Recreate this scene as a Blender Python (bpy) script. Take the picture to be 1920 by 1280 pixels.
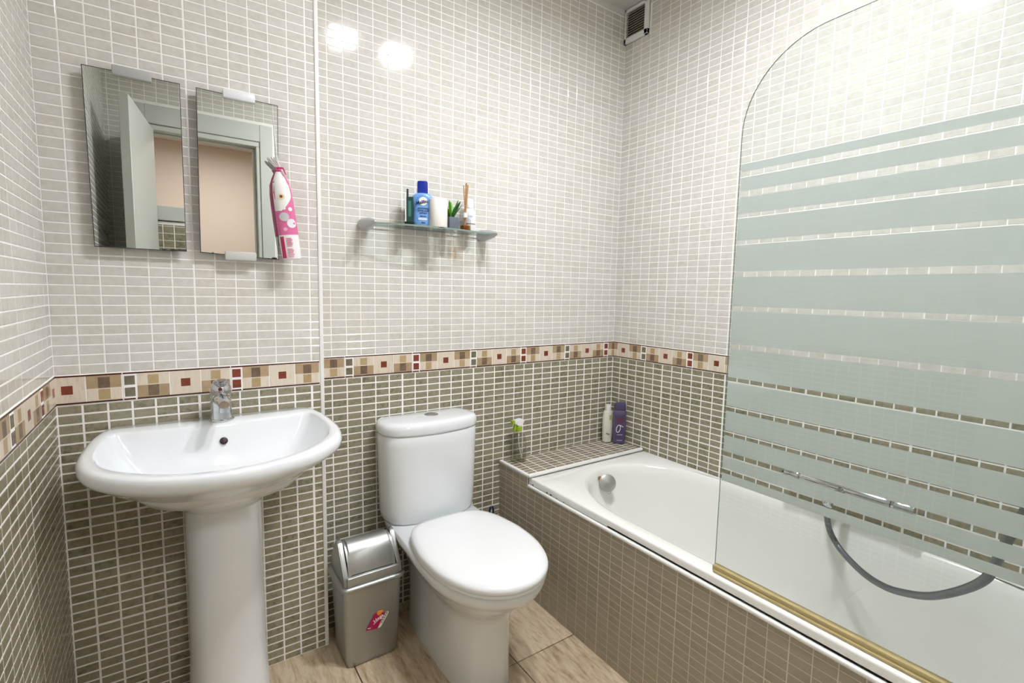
import bpy, bmesh, math, random
from mathutils import Matrix, Vector
random.seed(7)
PI = math.pi
for o in list(bpy.data.objects): bpy.data.objects.remove(o, do_unlink=True)
scene = bpy.context.scene
C = scene.collection

# ------------------------------------------------------------------ camera
CAM = Vector((0.26484, -1.79383, 1.26353))
AX = Vector((0.82442721, -0.56562915, 0.01958175))
AY = Vector((0.03956641, 0.09211464, 0.994962))
AZ = Vector((0.56458328, 0.81949897, -0.09832174))
FPX = 921.69
cd = bpy.data.cameras.new('camera'); cam = bpy.data.objects.new('camera', cd); C.objects.link(cam)
cam.matrix_world = Matrix(((AX.x, AY.x, -AZ.x, CAM.x), (AX.y, AY.y, -AZ.y, CAM.y), (AX.z, AY.z, -AZ.z, CAM.z), (0, 0, 0, 1)))
cd.sensor_width = 36.0; cd.lens = FPX / 1920 * 36.0; cd.clip_start = 0.01; cd.clip_end = 50
scene.camera = cam
# ------------------------------------------------------------------ world, exposure
w = bpy.data.worlds.new('world'); scene.world = w; w.use_nodes = True
w.node_tree.nodes['Background'].inputs[0].default_value = (0.9, 0.95, 1, 1)
w.node_tree.nodes['Background'].inputs[1].default_value = 0.05
vs = scene.view_settings
vs.view_transform = 'Standard'; vs.look = 'None'; vs.gamma = 1.0; vs.use_curve_mapping = False
vs.exposure = 0.10
LAMP = 470.0         # emission of the two ceiling panels
HALL_FILL = 80.0  # emission of the fill panel added in the hallway

def project(p):
    d = Vector(p) - CAM
    z = d.dot(AZ)
    if z < 0.02: return None
    return (960 + FPX * d.dot(AX) / z, 640 - FPX * d.dot(AY) / z, z)

# ------------------------------------------------------------------ materials
def s2l(c):
    return tuple(((v / 255) / 12.92 if v / 255 <= 0.04045 else ((v / 255 + 0.055) / 1.055) ** 2.4) for v in c)
def mat(name, rgb, rough=0.5, metal=0.0, spec=0.5, coat=0.0):
    m = bpy.data.materials.new(name); m.use_nodes = True
    b = m.node_tree.nodes['Principled BSDF']
    b.inputs['Base Color'].default_value = (*s2l(rgb), 1); b.inputs['Roughness'].default_value = rough
    b.inputs['Metallic'].default_value = metal; b.inputs['Specular IOR Level'].default_value = spec
    b.inputs['Coat Weight'].default_value = coat; b.inputs['Coat Roughness'].default_value = 0.05
    return m
def N(m, t, **kw):
    n = m.node_tree.nodes.new(t)
    for k, v in kw.items(): setattr(n, k, v)
    return n
def ramp(m, stops):
    r = N(m, 'ShaderNodeValToRGB'); cr = r.color_ramp
    while len(cr.elements) < len(stops): cr.elements.new(0.5)
    for e, (p, c) in zip(cr.elements, stops): e.position = p; e.color = (*s2l(c), 1)
    return r
def stone(name, cols, rough, scale=60, var=0.35, bump=0.15, tile_var=True, stretch=(1, 1, 1), coat=0.0, fine=0.5, spec=0.5):
    """mottled glazed stone: noise ramp + a different tone for every piece"""
    m = mat(name, cols[0], rough, coat=coat, spec=spec); L = m.node_tree.links; b = m.node_tree.nodes['Principled BSDF']
    g = N(m, 'ShaderNodeNewGeometry'); oi = N(m, 'ShaderNodeObjectInfo')
    mp = N(m, 'ShaderNodeVectorMath', operation='MULTIPLY'); mp.inputs[1].default_value = stretch
    L.new(g.outputs['Position'], mp.inputs[0])
    n1 = N(m, 'ShaderNodeTexNoise'); n1.inputs['Scale'].default_value = scale; n1.inputs['Detail'].default_value = 5; n1.inputs['Roughness'].default_value = 0.65
    L.new(mp.outputs[0], n1.inputs['Vector'])
    add = N(m, 'ShaderNodeMath', operation='ADD'); L.new(g.outputs['Random Per Island'], add.inputs[0]); L.new(oi.outputs['Random'], add.inputs[1])
    fr = N(m, 'ShaderNodeMath', operation='FRACT'); L.new(add.outputs[0], fr.inputs[0])
    mr = N(m, 'ShaderNodeMapRange'); mr.inputs[3].default_value = -var * 0.5; mr.inputs[4].default_value = var * 0.5
    L.new(fr.outputs[0], mr.inputs[0])
    a2 = N(m, 'ShaderNodeMath', operation='ADD'); L.new(n1.outputs['Fac'], a2.inputs[0])
    if tile_var: L.new(mr.outputs[0], a2.inputs[1])
    else: a2.inputs[1].default_value = 0
    k = len(cols); r = ramp(m, [(0.25 + 0.5 * i / (k - 1), c) for i, c in enumerate(cols)])
    L.new(a2.outputs[0], r.inputs[0]); L.new(r.outputs[0], b.inputs['Base Color'])
    n2 = N(m, 'ShaderNodeTexNoise'); n2.inputs['Scale'].default_value = scale * 6; n2.inputs['Detail'].default_value = 3
    L.new(g.outputs['Position'], n2.inputs['Vector'])
    bp = N(m, 'ShaderNodeBump'); bp.inputs['Strength'].default_value = bump; bp.inputs['Distance'].default_value = 0.0006
    L.new(n2.outputs['Fac'], bp.inputs['Height']); L.new(bp.outputs[0], b.inputs['Normal'])
    return m
def thin_glass(name, tint, refl=1.0, rough=0.0):
    m = bpy.data.materials.new(name); m.use_nodes = True; nt = m.node_tree; nt.nodes.clear()
    out = N(m, 'ShaderNodeOutputMaterial'); mx = N(m, 'ShaderNodeMixShader'); tr = N(m, 'ShaderNodeBsdfTransparent'); gl = N(m, 'ShaderNodeBsdfGlossy')
    fr = N(m, 'ShaderNodeLayerWeight'); fr.inputs[0].default_value = 0.5
    tr.inputs[0].default_value = (*tint, 1); gl.inputs['Roughness'].default_value = rough
    pw = N(m, 'ShaderNodeMath', operation='POWER'); pw.inputs[1].default_value = 4.0; nt.links.new(fr.outputs['Facing'], pw.inputs[0])
    mu = N(m, 'ShaderNodeMath', operation='MULTIPLY_ADD'); mu.inputs[1].default_value = 0.55 * refl; mu.inputs[2].default_value = 0.04 * refl
    nt.links.new(pw.outputs[0], mu.inputs[0]); nt.links.new(mu.outputs[0], mx.inputs[0])
    nt.links.new(tr.outputs[0], mx.inputs[1]); nt.links.new(gl.outputs[0], mx.inputs[2]); nt.links.new(mx.outputs[0], out.inputs[0])
    return m
def emit(name, rgb, s):
    m = bpy.data.materials.new(name); m.use_nodes = True; nt = m.node_tree; nt.nodes.clear()
    out = N(m, 'ShaderNodeOutputMaterial'); e = N(m, 'ShaderNodeEmission'); e.inputs[0].default_value = (*s2l(rgb), 1); e.inputs[1].default_value = s
    nt.links.new(e.outputs[0], out.inputs[0]); return m

M = {}
M['cream'] = stone('cream_tile', [(200, 196, 186), (210, 207, 198), (217, 214, 207)], 0.07, 60, 0.22, 0.10)
M['green'] = stone('green_tile', [(110, 106, 84), (138, 134, 110), (156, 147, 126), (136, 140, 118)], 0.2, 70, 0.22, 0.3)
M['panel'] = stone('brown_tile', [(164, 154, 136), (174, 164, 147), (168, 160, 140)], 0.3, 30, 0.4, 0.3)
M['ledge'] = stone('ledge_tile', [(128, 116, 98), (152, 141, 122), (140, 132, 112)], 0.25, 40, 0.6, 0.3)
M['grout'] = stone('white_grout', [(247, 245, 239), (251, 249, 245)], 0.8, 30, 0, 0.2, tile_var=False, spec=0.2)
M['grout_tan'] = stone('tan_grout', [(222, 213, 196), (228, 220, 205)], 0.7, 30, 0, 0.2, tile_var=False)
M['grout_dark'] = mat('dark_floor_joint', (70, 55, 42), 0.85)
M['floor'] = stone('floor_tile', [(138, 116, 90), (188, 167, 136), (212, 195, 168), (170, 149, 118)], 0.42, 11, 0.12, 0.35, stretch=(4.6, 0.9, 1))
M['trim'] = mat('white_plastic_trim', (238, 238, 234), 0.28)
M['ceramic'] = mat('white_ceramic', (234, 238, 240), 0.1, coat=0.5)
M['seat'] = mat('white_toilet_seat', (240, 242, 242), 0.22)
M['enamel'] = mat('white_enamel', (240, 240, 235), 0.14, coat=0.3)
M['chrome'] = mat('chrome', (205, 208, 210), 0.1, 1.0)
M['chrome_old'] = mat('worn_chrome', (186, 186, 180), 0.3, 0.75)
M['satin'] = mat('satin_grey_metal', (186, 189, 190), 0.4, 0.35)
M['silver'] = stone('silver_plastic', [(166, 168, 165), (178, 180, 177)], 0.36, 300, 0, 0.3, tile_var=False)
M['silver'].node_tree.nodes['Principled BSDF'].inputs['Metallic'].default_value = 0.85
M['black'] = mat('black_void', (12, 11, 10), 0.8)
M['brown_line'] = mat('dark_brown_glaze', (72, 36, 28), 0.25)
M['b_cream'] = stone('cream_border_glaze', [(206, 190, 166), (224, 212, 194), (216, 200, 180)], 0.25, 40, 0.2, 0.1, stretch=(3, 3, 0.5))
M['b_band'] = stone('ochre_border_glaze', [(166, 142, 110), (184, 162, 130)], 0.25, 50, 0.3, 0.1)
M['b_tan'] = stone('tan_border_glaze', [(172, 148, 106), (188, 166, 126)], 0.25, 50, 0.3, 0.1)
M['b_dark'] = stone('taupe_border_glaze', [(108, 88, 72), (136, 114, 94)], 0.25, 90, 0.3, 0.1)
M['b_red'] = stone('rust_border_glaze', [(112, 52, 36), (138, 70, 52)], 0.22, 90, 0.3, 0.1)
M['b_grey'] = stone('olive_grey_border_glaze', [(104, 96, 80), (130, 122, 104)], 0.25, 90, 0.3, 0.1)
M['glass'] = thin_glass('clear_glass', (0.955, 0.972, 0.968))
M['glass_edge'] = mat('glass_edge', (128, 146, 138), 0.1)
M['shelf_glass'] = thin_glass('shelf_glass', (0.95, 0.98, 0.97))
M['clear'] = thin_glass('clear_plastic', (0.88, 0.88, 0.86), 1.0, 0.05)
M['mirror'] = mat('mirror_silver', (217, 220, 214), 0.0, 1.0)
M['mirror_edge'] = mat('dark_mirror_edge', (48, 50, 44), 0.5)
fm = bpy.data.materials.new('frosted_film'); fm.use_nodes = True; nt = fm.node_tree; nt.nodes.clear()
_o = N(fm, 'ShaderNodeOutputMaterial'); _m = N(fm, 'ShaderNodeMixShader'); _d = N(fm, 'ShaderNodeBsdfDiffuse'); _t = N(fm, 'ShaderNodeBsdfTranslucent')
_d.inputs[0].default_value = (*s2l((206, 216, 210)), 1); _t.inputs[0].default_value = (*s2l((206, 216, 210)), 1); _m.inputs[0].default_value = 0.45
_m2 = N(fm, 'ShaderNodeMixShader'); _m2.inputs[0].default_value = 0.04; _g = N(fm, 'ShaderNodeBsdfGlossy'); _g.inputs['Roughness'].default_value = 0.45
_d.inputs[0].default_value = _t.inputs[0].default_value = (*s2l((238, 247, 246)), 1); nt.links.new(_d.outputs[0], _m.inputs[1]); nt.links.new(_t.outputs[0], _m.inputs[2]); nt.links.new(_m.outputs[0], _m2.inputs[1]); nt.links.new(_g.outputs[0], _m2.inputs[2]); nt.links.new(_m2.outputs[0], _o.inputs[0])
M['frost'] = fm
M['gold'] = stone('olive_gold_seal', [(150, 132, 84), (190, 172, 124), (164, 146, 98)], 0.35, 60, 0, 0.1, tile_var=False, stretch=(1, 0.2, 3))
M['hose'] = mat('grey_metal_hose', (118, 124, 128), 0.35, 0.7)
M['plaster'] = mat('white_ceiling_paint', (214, 212, 205), 0.8)
M['pink'] = mat('pink_hall_paint', (228, 216, 206), 0.8)
M['hall_floor'] = mat('pale_hall_floor', (206, 188, 150), 0.5)
M['door'] = mat('pale_green_door_paint', (202, 204, 197), 0.45)
M['wall_dark'] = mat('grey_green_wall_paint', (150, 155, 140), 0.7)
M['lamp'] = emit('lamp_diffuser', (248, 249, 255), LAMP)
M['hall_fill'] = emit('hall_fill_diffuser', (255, 251, 250), HALL_FILL)  # glow of the added hallway fill
M['white'] = mat('white_paper', (236, 234, 230), 0.6)
M['vent'] = stone('dusty_grey_vent', [(120, 114, 96), (186, 181, 164)], 0.7, 60, 0, 0.3, tile_var=False, stretch=(1, 1, 6))

# ------------------------------------------------------------------ mesh helpers
def mesh_py(name, verts, faces, mats=None, smooth=False, fm_idx=None):
    me = bpy.data.meshes.new(name); me.from_pydata([tuple(v) for v in verts], [], faces)
    for m in (mats or []): me.materials.append(m)
    if fm_idx: me.polygons.foreach_set('material_index', fm_idx)
    if smooth: me.polygons.foreach_set('use_smooth', [True] * len(me.polygons))
    me.update(); return me
def link(name, me, parent=None, loc=(0, 0, 0), rot=(0, 0, 0)):
    o = bpy.data.objects.new(name, me); C.objects.link(o); o.location = loc; o.rotation_euler = rot
    if parent: o.parent = parent
    return o
def tag(o, label=None, cat=None, group=None, kind=None):
    if label: o['label'] = label
    if cat: o['category'] = cat
    if group: o['group'] = group
    if kind: o['kind'] = kind
    return o
def thing(name, label, cat, loc=(0, 0, 0), group=None):
    o = bpy.data.objects.new(name, None); C.objects.link(o); o.location = loc; o.empty_display_size = 0.05
    return tag(o, label, cat, group)
def part(name, me, par, label=None):
    """a part given in world coordinates, kept under its thing (an unrotated Empty)"""
    o = link(name, me, par); o.location = -Vector(par.location) if par else (0, 0, 0)
    if par and par.parent: o.location = (0, 0, 0)
    if label: o['label'] = label
    return o
def sub(name, me, par, label=None):
    o = link(name, me, par)
    if label: o['label'] = label
    return o
def bm_mesh(name, bm, m, smooth=True, angle=40):
    bmesh.ops.recalc_face_normals(bm, faces=bm.faces[:])
    me = bpy.data.meshes.new(name); bm.to_mesh(me); bm.free()
    if m: me.materials.append(m)
    if smooth:
        me.polygons.foreach_set('use_smooth', [True] * len(me.polygons))
        try: me.set_sharp_from_angle(angle=math.radians(angle))
        except Exception: pass
    me.update(); return me
def box(lo, hi, m, bev=0.0, seg=2, name='box', mtx=None):
    bm = bmesh.new(); bmesh.ops.create_cube(bm, size=1)
    for v in bm.verts:
        v.co = Vector(((lo[0] + hi[0]) / 2 + v.co.x * (hi[0] - lo[0]), (lo[1] + hi[1]) / 2 + v.co.y * (hi[1] - lo[1]), (lo[2] + hi[2]) / 2 + v.co.z * (hi[2] - lo[2])))
    if bev > 0: bmesh.ops.bevel(bm, geom=bm.edges[:], offset=bev, segments=seg, profile=0.5, affect='EDGES')
    if mtx: bmesh.ops.transform(bm, matrix=mtx, verts=bm.verts[:])
    return bm_mesh(name, bm, m, bev > 0)
def loft(loops, m, cap0=True, cap1=True, name='loft', angle=40, closed=False):
    n = len(loops[0]); vs_ = [p for l in loops for p in l]; fs = []
    K = len(loops)
    for a in range(K if closed else K - 1):
        b = (a + 1) % K
        for i in range(n):
            j = (i + 1) % n
            fs.append((a * n + i, a * n + j, b * n + j, b * n + i))
    if not closed:
        if cap0: fs.append(tuple(range(n)))
        if cap1: fs.append(tuple((K - 1) * n + i for i in range(n)))
    bm = bmesh.new(); V = [bm.verts.new(p) for p in vs_]
    for f in fs:
        try: bm.faces.new([V[i] for i in f])
        except ValueError: pass
    return bm_mesh(name, bm, m, True, angle)
def lathe(profile, center, m, n=32, name='lathe', axis='z', angle=40, sx=1, sy=1):
    loops = []
    for r, h in profile:
        l = []
        for i in range(n):
            a = 2 * PI * i / n; x, y = r * math.cos(a) * sx, r * math.sin(a) * sy
            if axis == 'z': p = (x, y, h)
            elif axis == 'y': p = (x, h, y)
            else: p = (h, x, y)
            l.append(Vector(center) + Vector(p))
        loops.append(l)
    return loft(loops, m, True, True, name, angle)
def catmull(pts, k=4):
    out = []; n = len(pts)
    for i in range(n):
        p0, p1, p2, p3 = [Vector(pts[(i + d) % n]) for d in (-1, 0, 1, 2)]
        for s in range(k):
            t = s / k
            out.append(0.5 * ((2 * p1) + (-p0 + p2) * t + (2 * p0 - 5 * p1 + 4 * p2 - p3) * t * t + (-p0 + 3 * p1 - 3 * p2 + p3) * t ** 3))
    return out
def half_loop(h, cx, z, k=4):
    """closed loop from the right half (dx, y); z a number or function (dx, y)"""
    zz = z if callable(z) else (lambda dx, y: z)
    pts = [(cx + dx, y, zz(dx, y)) for dx, y in h] + [(cx - dx, y, zz(dx, y)) for dx, y in reversed(h[1:-1])]
    return catmull(pts, k)
def lerp_h(a, b, t): return [(p[0] + (q[0] - p[0]) * t, p[1] + (q[1] - p[1]) * t) for p, q in zip(a, b)]
def scale_h(a, s, cy, sy=None):
    sy = s if sy is None else sy
    return [(p[0] * s, cy + (p[1] - cy) * sy) for p in a]
def rrect(cx, cy, hx, hy, r, z, n=5):
    l = []
    for qx, qy, a0 in ((1, 1, 0), (-1, 1, 90), (-1, -1, 180), (1, -1, 270)):
        for i in range(n + 1):
            a = math.radians(a0 + 90 * i / n)
            l.append(Vector((cx + qx * (hx - r) + r * math.cos(a), cy + qy * (hy - r) + r * math.sin(a), z)))
    return l
def tube(path, rad, m, n=12, name='tube', cap=True):
    P = [Vector(p) for p in path]; R = rad if isinstance(rad, (list, tuple)) else [rad] * len(P)
    loops = []; up = None
    for i, p in enumerate(P):
        t = (P[min(i + 1, len(P) - 1)] - P[max(i - 1, 0)]).normalized()
        if up is None: up = t.orthogonal().normalized()
        up = (up - t * up.dot(t)); up = up.normalized() if up.length > 1e-6 else t.orthogonal().normalized()
        s = t.cross(up)
        loops.append([p + R[i] * (math.cos(2 * PI * k / n) * up + math.sin(2 * PI * k / n) * s) for k in range(n)])
    return loft(loops, m, cap, cap, name)
def smooth_path(pts, k=6):
    out = []; n = len(pts)
    for i in range(n - 1):
        p0, p1, p2, p3 = [Vector(pts[min(max(i + d, 0), n - 1)]) for d in (-1, 0, 1, 2)]
        for s in range(k):
            t = s / k
            out.append(0.5 * ((2 * p1) + (-p0 + p2) * t + (2 * p0 - 5 * p1 + 4 * p2 - p3) * t * t + (-p0 + 3 * p1 - 3 * p2 + p3) * t ** 3))
    out.append(Vector(pts[-1])); return out
def text_mesh(body, size, mtx, m, extrude=0.0002, bold=0.0):
    cu = bpy.data.curves.new('lettering', 'FONT'); cu.body = body; cu.size = size; cu.extrude = extrude; cu.align_x = 'CENTER'; cu.align_y = 'CENTER'; cu.resolution_u = 3; cu.offset = bold
    o = bpy.data.objects.new('lettering', cu); C.objects.link(o)
    bpy.context.view_layer.update()
    me = bpy.data.meshes.new_from_object(o.evaluated_get(bpy.context.evaluated_depsgraph_get()))
    bpy.data.objects.remove(o, do_unlink=True); bpy.data.curves.remove(cu)
    me.transform(mtx); me.materials.clear(); me.materials.append(m); return me
def frame_mtx(origin, u, v):
    """matrix taking local x->u, y->v (unit vectors) at origin"""
    u = Vector(u).normalized(); v = Vector(v); v = (v - u * v.dot(u)).normalized(); n = u.cross(v)
    return Matrix(((u.x, v.x, n.x, origin[0]), (u.y, v.y, n.y, origin[1]), (u.z, v.z, n.z, origin[2]), (0, 0, 0, 1)))

# ------------------------------------------------------------------ tiling
PU, PV = 0.318, 0.316             # ceramic tile pitch (6 x 12 small cells in each)
ZB0, ZB1 = 0.945, 1.025           # patterned border
ZC = 2.635                        # ceiling
_cell = {}
def cell_mesh(wd, ht, th, m):
    key = (round(wd, 4), round(ht, 4), th, m.name)
    if key not in _cell:
        c = min(0.0010, th * 0.8)
        vs_, fs = cell_geo(wd, ht, th, c)
        _cell[key] = mesh_py('tile', vs_, fs, [m])
    return _cell[key]
def cell_geo(wd, ht, th, c):
    a, b = wd / 2, ht / 2
    back = [(-a, 0, -b), (a, 0, -b), (a, 0, b), (-a, 0, b)]
    mid = [(x, -(th - c * 0.6), z) for x, _, z in back]
    top = [(-a + c, -th, -b + c), (a - c, -th, -b + c), (a - c, -th, b - c), (-a + c, -th, b - c)]
    fs = [(8, 9, 10, 11)]
    for i in range(4):
        j = (i + 1) % 4
        fs += [(4 + i, 4 + j, 8 + j, 8 + i), (i, j, 4 + j, 4 + i)]
    return back + mid + top, fs
def spans(lo, hi, origin, pitch, ncell, g, extra):
    """cell spans (a, b) between lo and hi; ceramic joints at origin + k * pitch are wider"""
    out = []; c = pitch / ncell
    k = math.floor((lo - origin) / c) - 1
    while origin + k * c < hi:
        a = origin + k * c + (g + (extra if k % ncell == 0 else 0)) / 2
        b = origin + (k + 1) * c - (g + (extra if (k + 1) % ncell == 0 else 0)) / 2
        a = max(a, lo + g / 2); b = min(b, hi - g / 2)
        if b - a > 0.004: out.append((a, b))
        k += 1
    return out
HIDE = [(150, 770, 640, 960), (345, 930, 512, 1280), (712, 770, 902, 1010), (615, 1000, 770, 1260), (1345, 300, 1920, 900), (380, 715, 430, 790)]
def tile_field(wall, rot, origin, fields, limit=300, euler=None, hide=True):
    """fields: (uspans, vspans, material, thickness). origin = world point of u=0,v=0."""
    R = Matrix.Rotation(rot, 4, 'Z').to_3x3() if euler is None else euler.to_matrix()
    rote = (0, 0, rot) if euler is None else tuple(euler)
    cells = []
    for us, vsn, m, th, skip in fields:
        for (v0, v1) in vsn:
            for (u0, u1) in us:
                if skip and skip((u0 + u1) / 2, (v0 + v1) / 2): continue
                ctr = Vector(origin) + R @ Vector(((u0 + u1) / 2, 0, (v0 + v1) / 2))
                area = 0
                pr = [project(Vector(origin) + R @ Vector((uu, 0, vv))) for uu, vv in ((u0, v0), (u1, v0), (u1, v1), (u0, v1))]
                if all(pr):
                    mx = sum(p[0] for p in pr) / 4; my = sum(p[1] for p in pr) / 4
                    if -5 < mx < 1925 and -5 < my < 1285 and not (hide and any(x0 < mx < x1 and y0 < my < y1 for x0, y0, x1, y1 in HIDE)):
                        area = abs(sum(pr[i][0] * pr[(i + 1) % 4][1] - pr[(i + 1) % 4][0] * pr[i][1] for i in range(4))) / 2
                cells.append((area, ctr, u1 - u0, v1 - v0, m, th))
    cells.sort(key=lambda c: -c[0])
    single = [c for c in cells[:limit] if c[0] > 60]
    rest = cells[len(single):]
    for area, ctr, wd, ht, m, th in single:
        o = bpy.data.objects.new('tile', cell_mesh(wd, ht, th, m)); C.objects.link(o)
        o.location = ctr; o.rotation_euler = rote; o.parent = wall
    if rest:
        ml = []; vs_ = []; fs = []; mi = []
        for area, ctr, wd, ht, m, th in rest:
            if m not in ml: ml.append(m)
            g, f = cell_geo(wd, ht, th, min(0.0010, th * 0.8)); b = len(vs_)
            vs_ += [ctr + R @ Vector(p) for p in g]; fs += [tuple(i + b for i in q) for q in f]; mi += [ml.index(m)] * len(f)
        o = link('tile_field', mesh_py('tile_field', vs_, fs, ml, False, mi), wall); o['kind'] = 'stuff'
PB = 0.2606
def border(wall, rot, origin, u_lo, u_hi, phase, first_grey):
    """patterned border tiles; phase = u of a top joint, first_grey = that tile has the grey pair"""
    R = Matrix.Rotation(rot, 4, 'Z')
    H = ZB1 - ZB0
    k = math.floor((u_lo - phase) / PB) - 1
    def piece(name, a, b, z0, z1, th, m, par):
        a = max(a, u_lo); b = min(b, u_hi)
        if b - a < 0.0015: return None
        me = mesh_py(name, *cell_geo(b - a, z1 - z0, th, 0.0004)[:2], [m])
        o = bpy.data.objects.new(name, me); C.objects.link(o)
        if par is wall:
            o.matrix_world = Matrix.Translation(origin) @ R @ Matrix.Translation(((a + b) / 2, 0, (z0 + z1) / 2))
            o.parent = par; o['_c'] = ((a + b) / 2, (z0 + z1) / 2)
        else:
            pc = par['_c']; o.parent = par; o.location = ((a + b) / 2 - pc[0], 0, (z0 + z1) / 2 - pc[1])
        return o
    tiles = []
    while phase + k * PB < u_hi:
        u = phase + k * PB; grey = (k % 2 == 0) == first_grey
        base = piece('border_tile', u + 0.0012, u + PB - 0.0012, ZB0 + 0.001, ZB1 - 0.001, 0.0022, M['grout'], wall)
        if base:
            tiles.append(base)
            z0, z1 = ZB0 + 0.0015, ZB1 - 0.0015
            piece('stripe', u + 0.002, u + PB - 0.001, z1 - 0.0042, z1, 0.0030, M['brown_line'], base)
            piece('stripe', u + 0.002, u + 0.0275, z0, z0 + 0.0042, 0.0030, M['brown_line'], base)
            piece('stripe', u + 0.0315, u + PB - 0.001, z0, z0 + 0.0042, 0.0030, M['brown_line'], base)
            q0, q1 = z0 + 0.0042, z1 - 0.0042; qm = (q0 + q1) / 2; hm = (q1 - q0)
            for zz in (q0 + hm * 0.26, q0 + hm * 0.74):
                piece('inset_square', u + 0.0045, u + 0.0275, zz - 0.0125, zz + 0.0125, 0.0032, M['b_grey'] if grey else M['b_red'], base)
            pw = (PB - 0.0325) / 3
            for j in range(3):
                a = u + 0.0325 + j * pw; b = a + pw - 0.0022; mid = (a + b) / 2; wq = 0.0125
                if j == 1:
                    piece('panel', a, b, q0, q1, 0.0028, M['b_cream'], base)
                    piece('inset_square', mid - 0.0115, mid + 0.0115, qm - 0.0115, qm + 0.0115, 0.0032, M['b_red'], base)
                else:
                    piece('panel', a, b, q0, q1, 0.0028, M['b_cream'], base)
                    bz = (q0, qm) if grey else (qm, q1); oz = (qm, q1) if grey else (q0, qm)
                    piece('band', a, b, bz[0], bz[1], 0.0030, M['b_band'], base)
                    piece('inset_bar', mid - wq, mid + wq, oz[0] + 0.003, oz[1] - 0.003 if not grey else oz[1] - 0.005, 0.0032, M['b_tan'], base)
                    dz = ((bz[0] + 0.004, bz[1]) if grey else (bz[0], bz[1] - 0.004))
                    piece('inset_square', mid - wq, mid + wq, dz[0], dz[1], 0.0034, M['b_dark'], base)
        k += 1
    for t in tiles: del t['_c']

def struct(name, me, kind='structure'):
    o = link(name, me); o['kind'] = kind; return o

# ------------------------------------------------------------------ room shell
XR = 2.14; YB = -0.08; XSTEP = 0.6706; YF = -1.85; YT = -1.85
XP = 1.447; ZL = 0.515; YL = -0.222
G_LIGHT, G_GREEN = 0.0034, 0.0050
def lower(lo=0.0): return spans(lo, ZB0, ZB0, PV, 12, G_GREEN, 0.0016)
def upper(hi=2.607): return spans(ZB1, hi, ZB1, PV, 12, G_LIGHT, 0.0008)

# floor
fl = struct('floor', box((-0.1, YF - 0.12, -0.06), (XR + 0.05, 0.05, -0.006), M['grout_dark'], name='floor'))
PFX = [0.25 - 0.47, 0.25, 0.72, 1.19, 1.66]; PFY = [0.42, -0.05, -0.52, -0.99, -1.46, -1.93]
for i in range(len(PFX) - 1):
    for j in range(len(PFY) - 1):
        x0, x1 = max(PFX[i] + 0.0018, 0.0), min(PFX[i + 1] - 0.0018, XP); y1, y0 = min(PFY[j] - 0.0018, 0.0), max(PFY[j + 1] + 0.0018, YF)
        if x1 - x0 > 0.01 and y1 - y0 > 0.01: link('floor_tile', box((x0, y0, -0.008), (x1, y1, 0.0), M['floor'], 0.0008, 1, 'floor_tile'), fl)
# ceiling
struct('ceiling', box((-0.1, YF, ZC), (XR + 0.05, 0.05, ZC + 0.06), M['plaster'], name='ceiling'))

# back wall (right of the step)
wb = struct('wall_back', box((XSTEP, 0.0, 0), (XR + 0.05, 0.05, ZC), M['grout'], name='wall_back'))
link('plaster_strip', box((XSTEP, -0.004, 2.609), (XR, 0.0, ZC), M['plaster'], name='plaster_strip'), wb)
OA = XR - 0.199 - 3 * PU
cols_g = spans(XSTEP + 0.005, XR, OA, PU, 6, G_GREEN, 0.0022); cols_l = spans(XSTEP + 0.005, XR, OA, PU, 6, G_LIGHT, 0.0012)
behind_tub = lambda u, v: u > XP + 0.03 and v < 0.50
tile_field(wb, 0, (0, 0, 0), [(cols_g, lower(), M['green'], 0.0010, behind_tub), (cols_l, upper(), M['cream'], 0.0008, None)])
border(wb, 0, (0, 0, 0), XSTEP + 0.005, XR, 0.7665, True)
# boxed wall behind the basin
wx = struct('wall_boxing', box((-0.05, YB, 0), (XSTEP, 0.0, ZC), M['grout'], name='wall_boxing'))
link('plaster_strip', box((0, YB - 0.004, 2.609), (XSTEP, YB, ZC), M['plaster'], name='plaster_strip'), wx)
tile_field(wx, 0, (0, YB, 0), [(spans(0, XSTEP - 0.003, 0, PU, 6, G_GREEN, 0.0022), lower(), M['green'], 0.0010, None), (spans(0, XSTEP - 0.003, 0, PU, 6, G_LIGHT, 0.0012), upper(), M['cream'], 0.0008, None)])
border(wx, 0, (0, YB, 0), 0.0, XSTEP - 0.004, 0.1397, True)
# step return and its white corner bead
struct('trim_1', box((XSTEP - 0.008, YB - 0.0045, 0.0), (XSTEP + 0.0045, YB + 0.006, 2.607), M['trim'], 0.002, 2, 'corner_bead'))
rm = Matrix.Rotation(PI / 2, 4, 'Z')
tile_field(wx, PI / 2, (XSTEP, YB, 0), [([(0.006, 0.040), (0.044, 0.076)], lower(), M['green'], 0.0015, None), ([(0.006, 0.040), (0.043, 0.076)], upper(), M['cream'], 0.0015, None)], limit=0)
# right wall
wr = struct('wall_right', box((XR, YF, 0), (XR + 0.05, 0.0, ZC), M['grout'], name='wall_right'))
link('plaster_strip', box((XR - 0.004, YF, 2.609), (XR, -0.15, ZC), M['plaster'], name='plaster_strip'), wr)
lenR = -YF
tub_hide = lambda u, v: u > 0.02 and v < 0.478
vent_hide = lambda u, v: u < 0.150 and v > 2.474
tile_field(wr, -PI / 2, (XR, 0, 0), [(spans(0, lenR, 0, PU, 6, G_GREEN, 0.0022), lower(), M['green'], 0.0010, tub_hide), (spans(0, lenR, 0, PU, 6, G_LIGHT, 0.0012), upper(), M['cream'], 0.0008, vent_hide)], hide=False)
border(wr, -PI / 2, (XR, 0, 0), 0.0, lenR, 0.1882, True)
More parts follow.
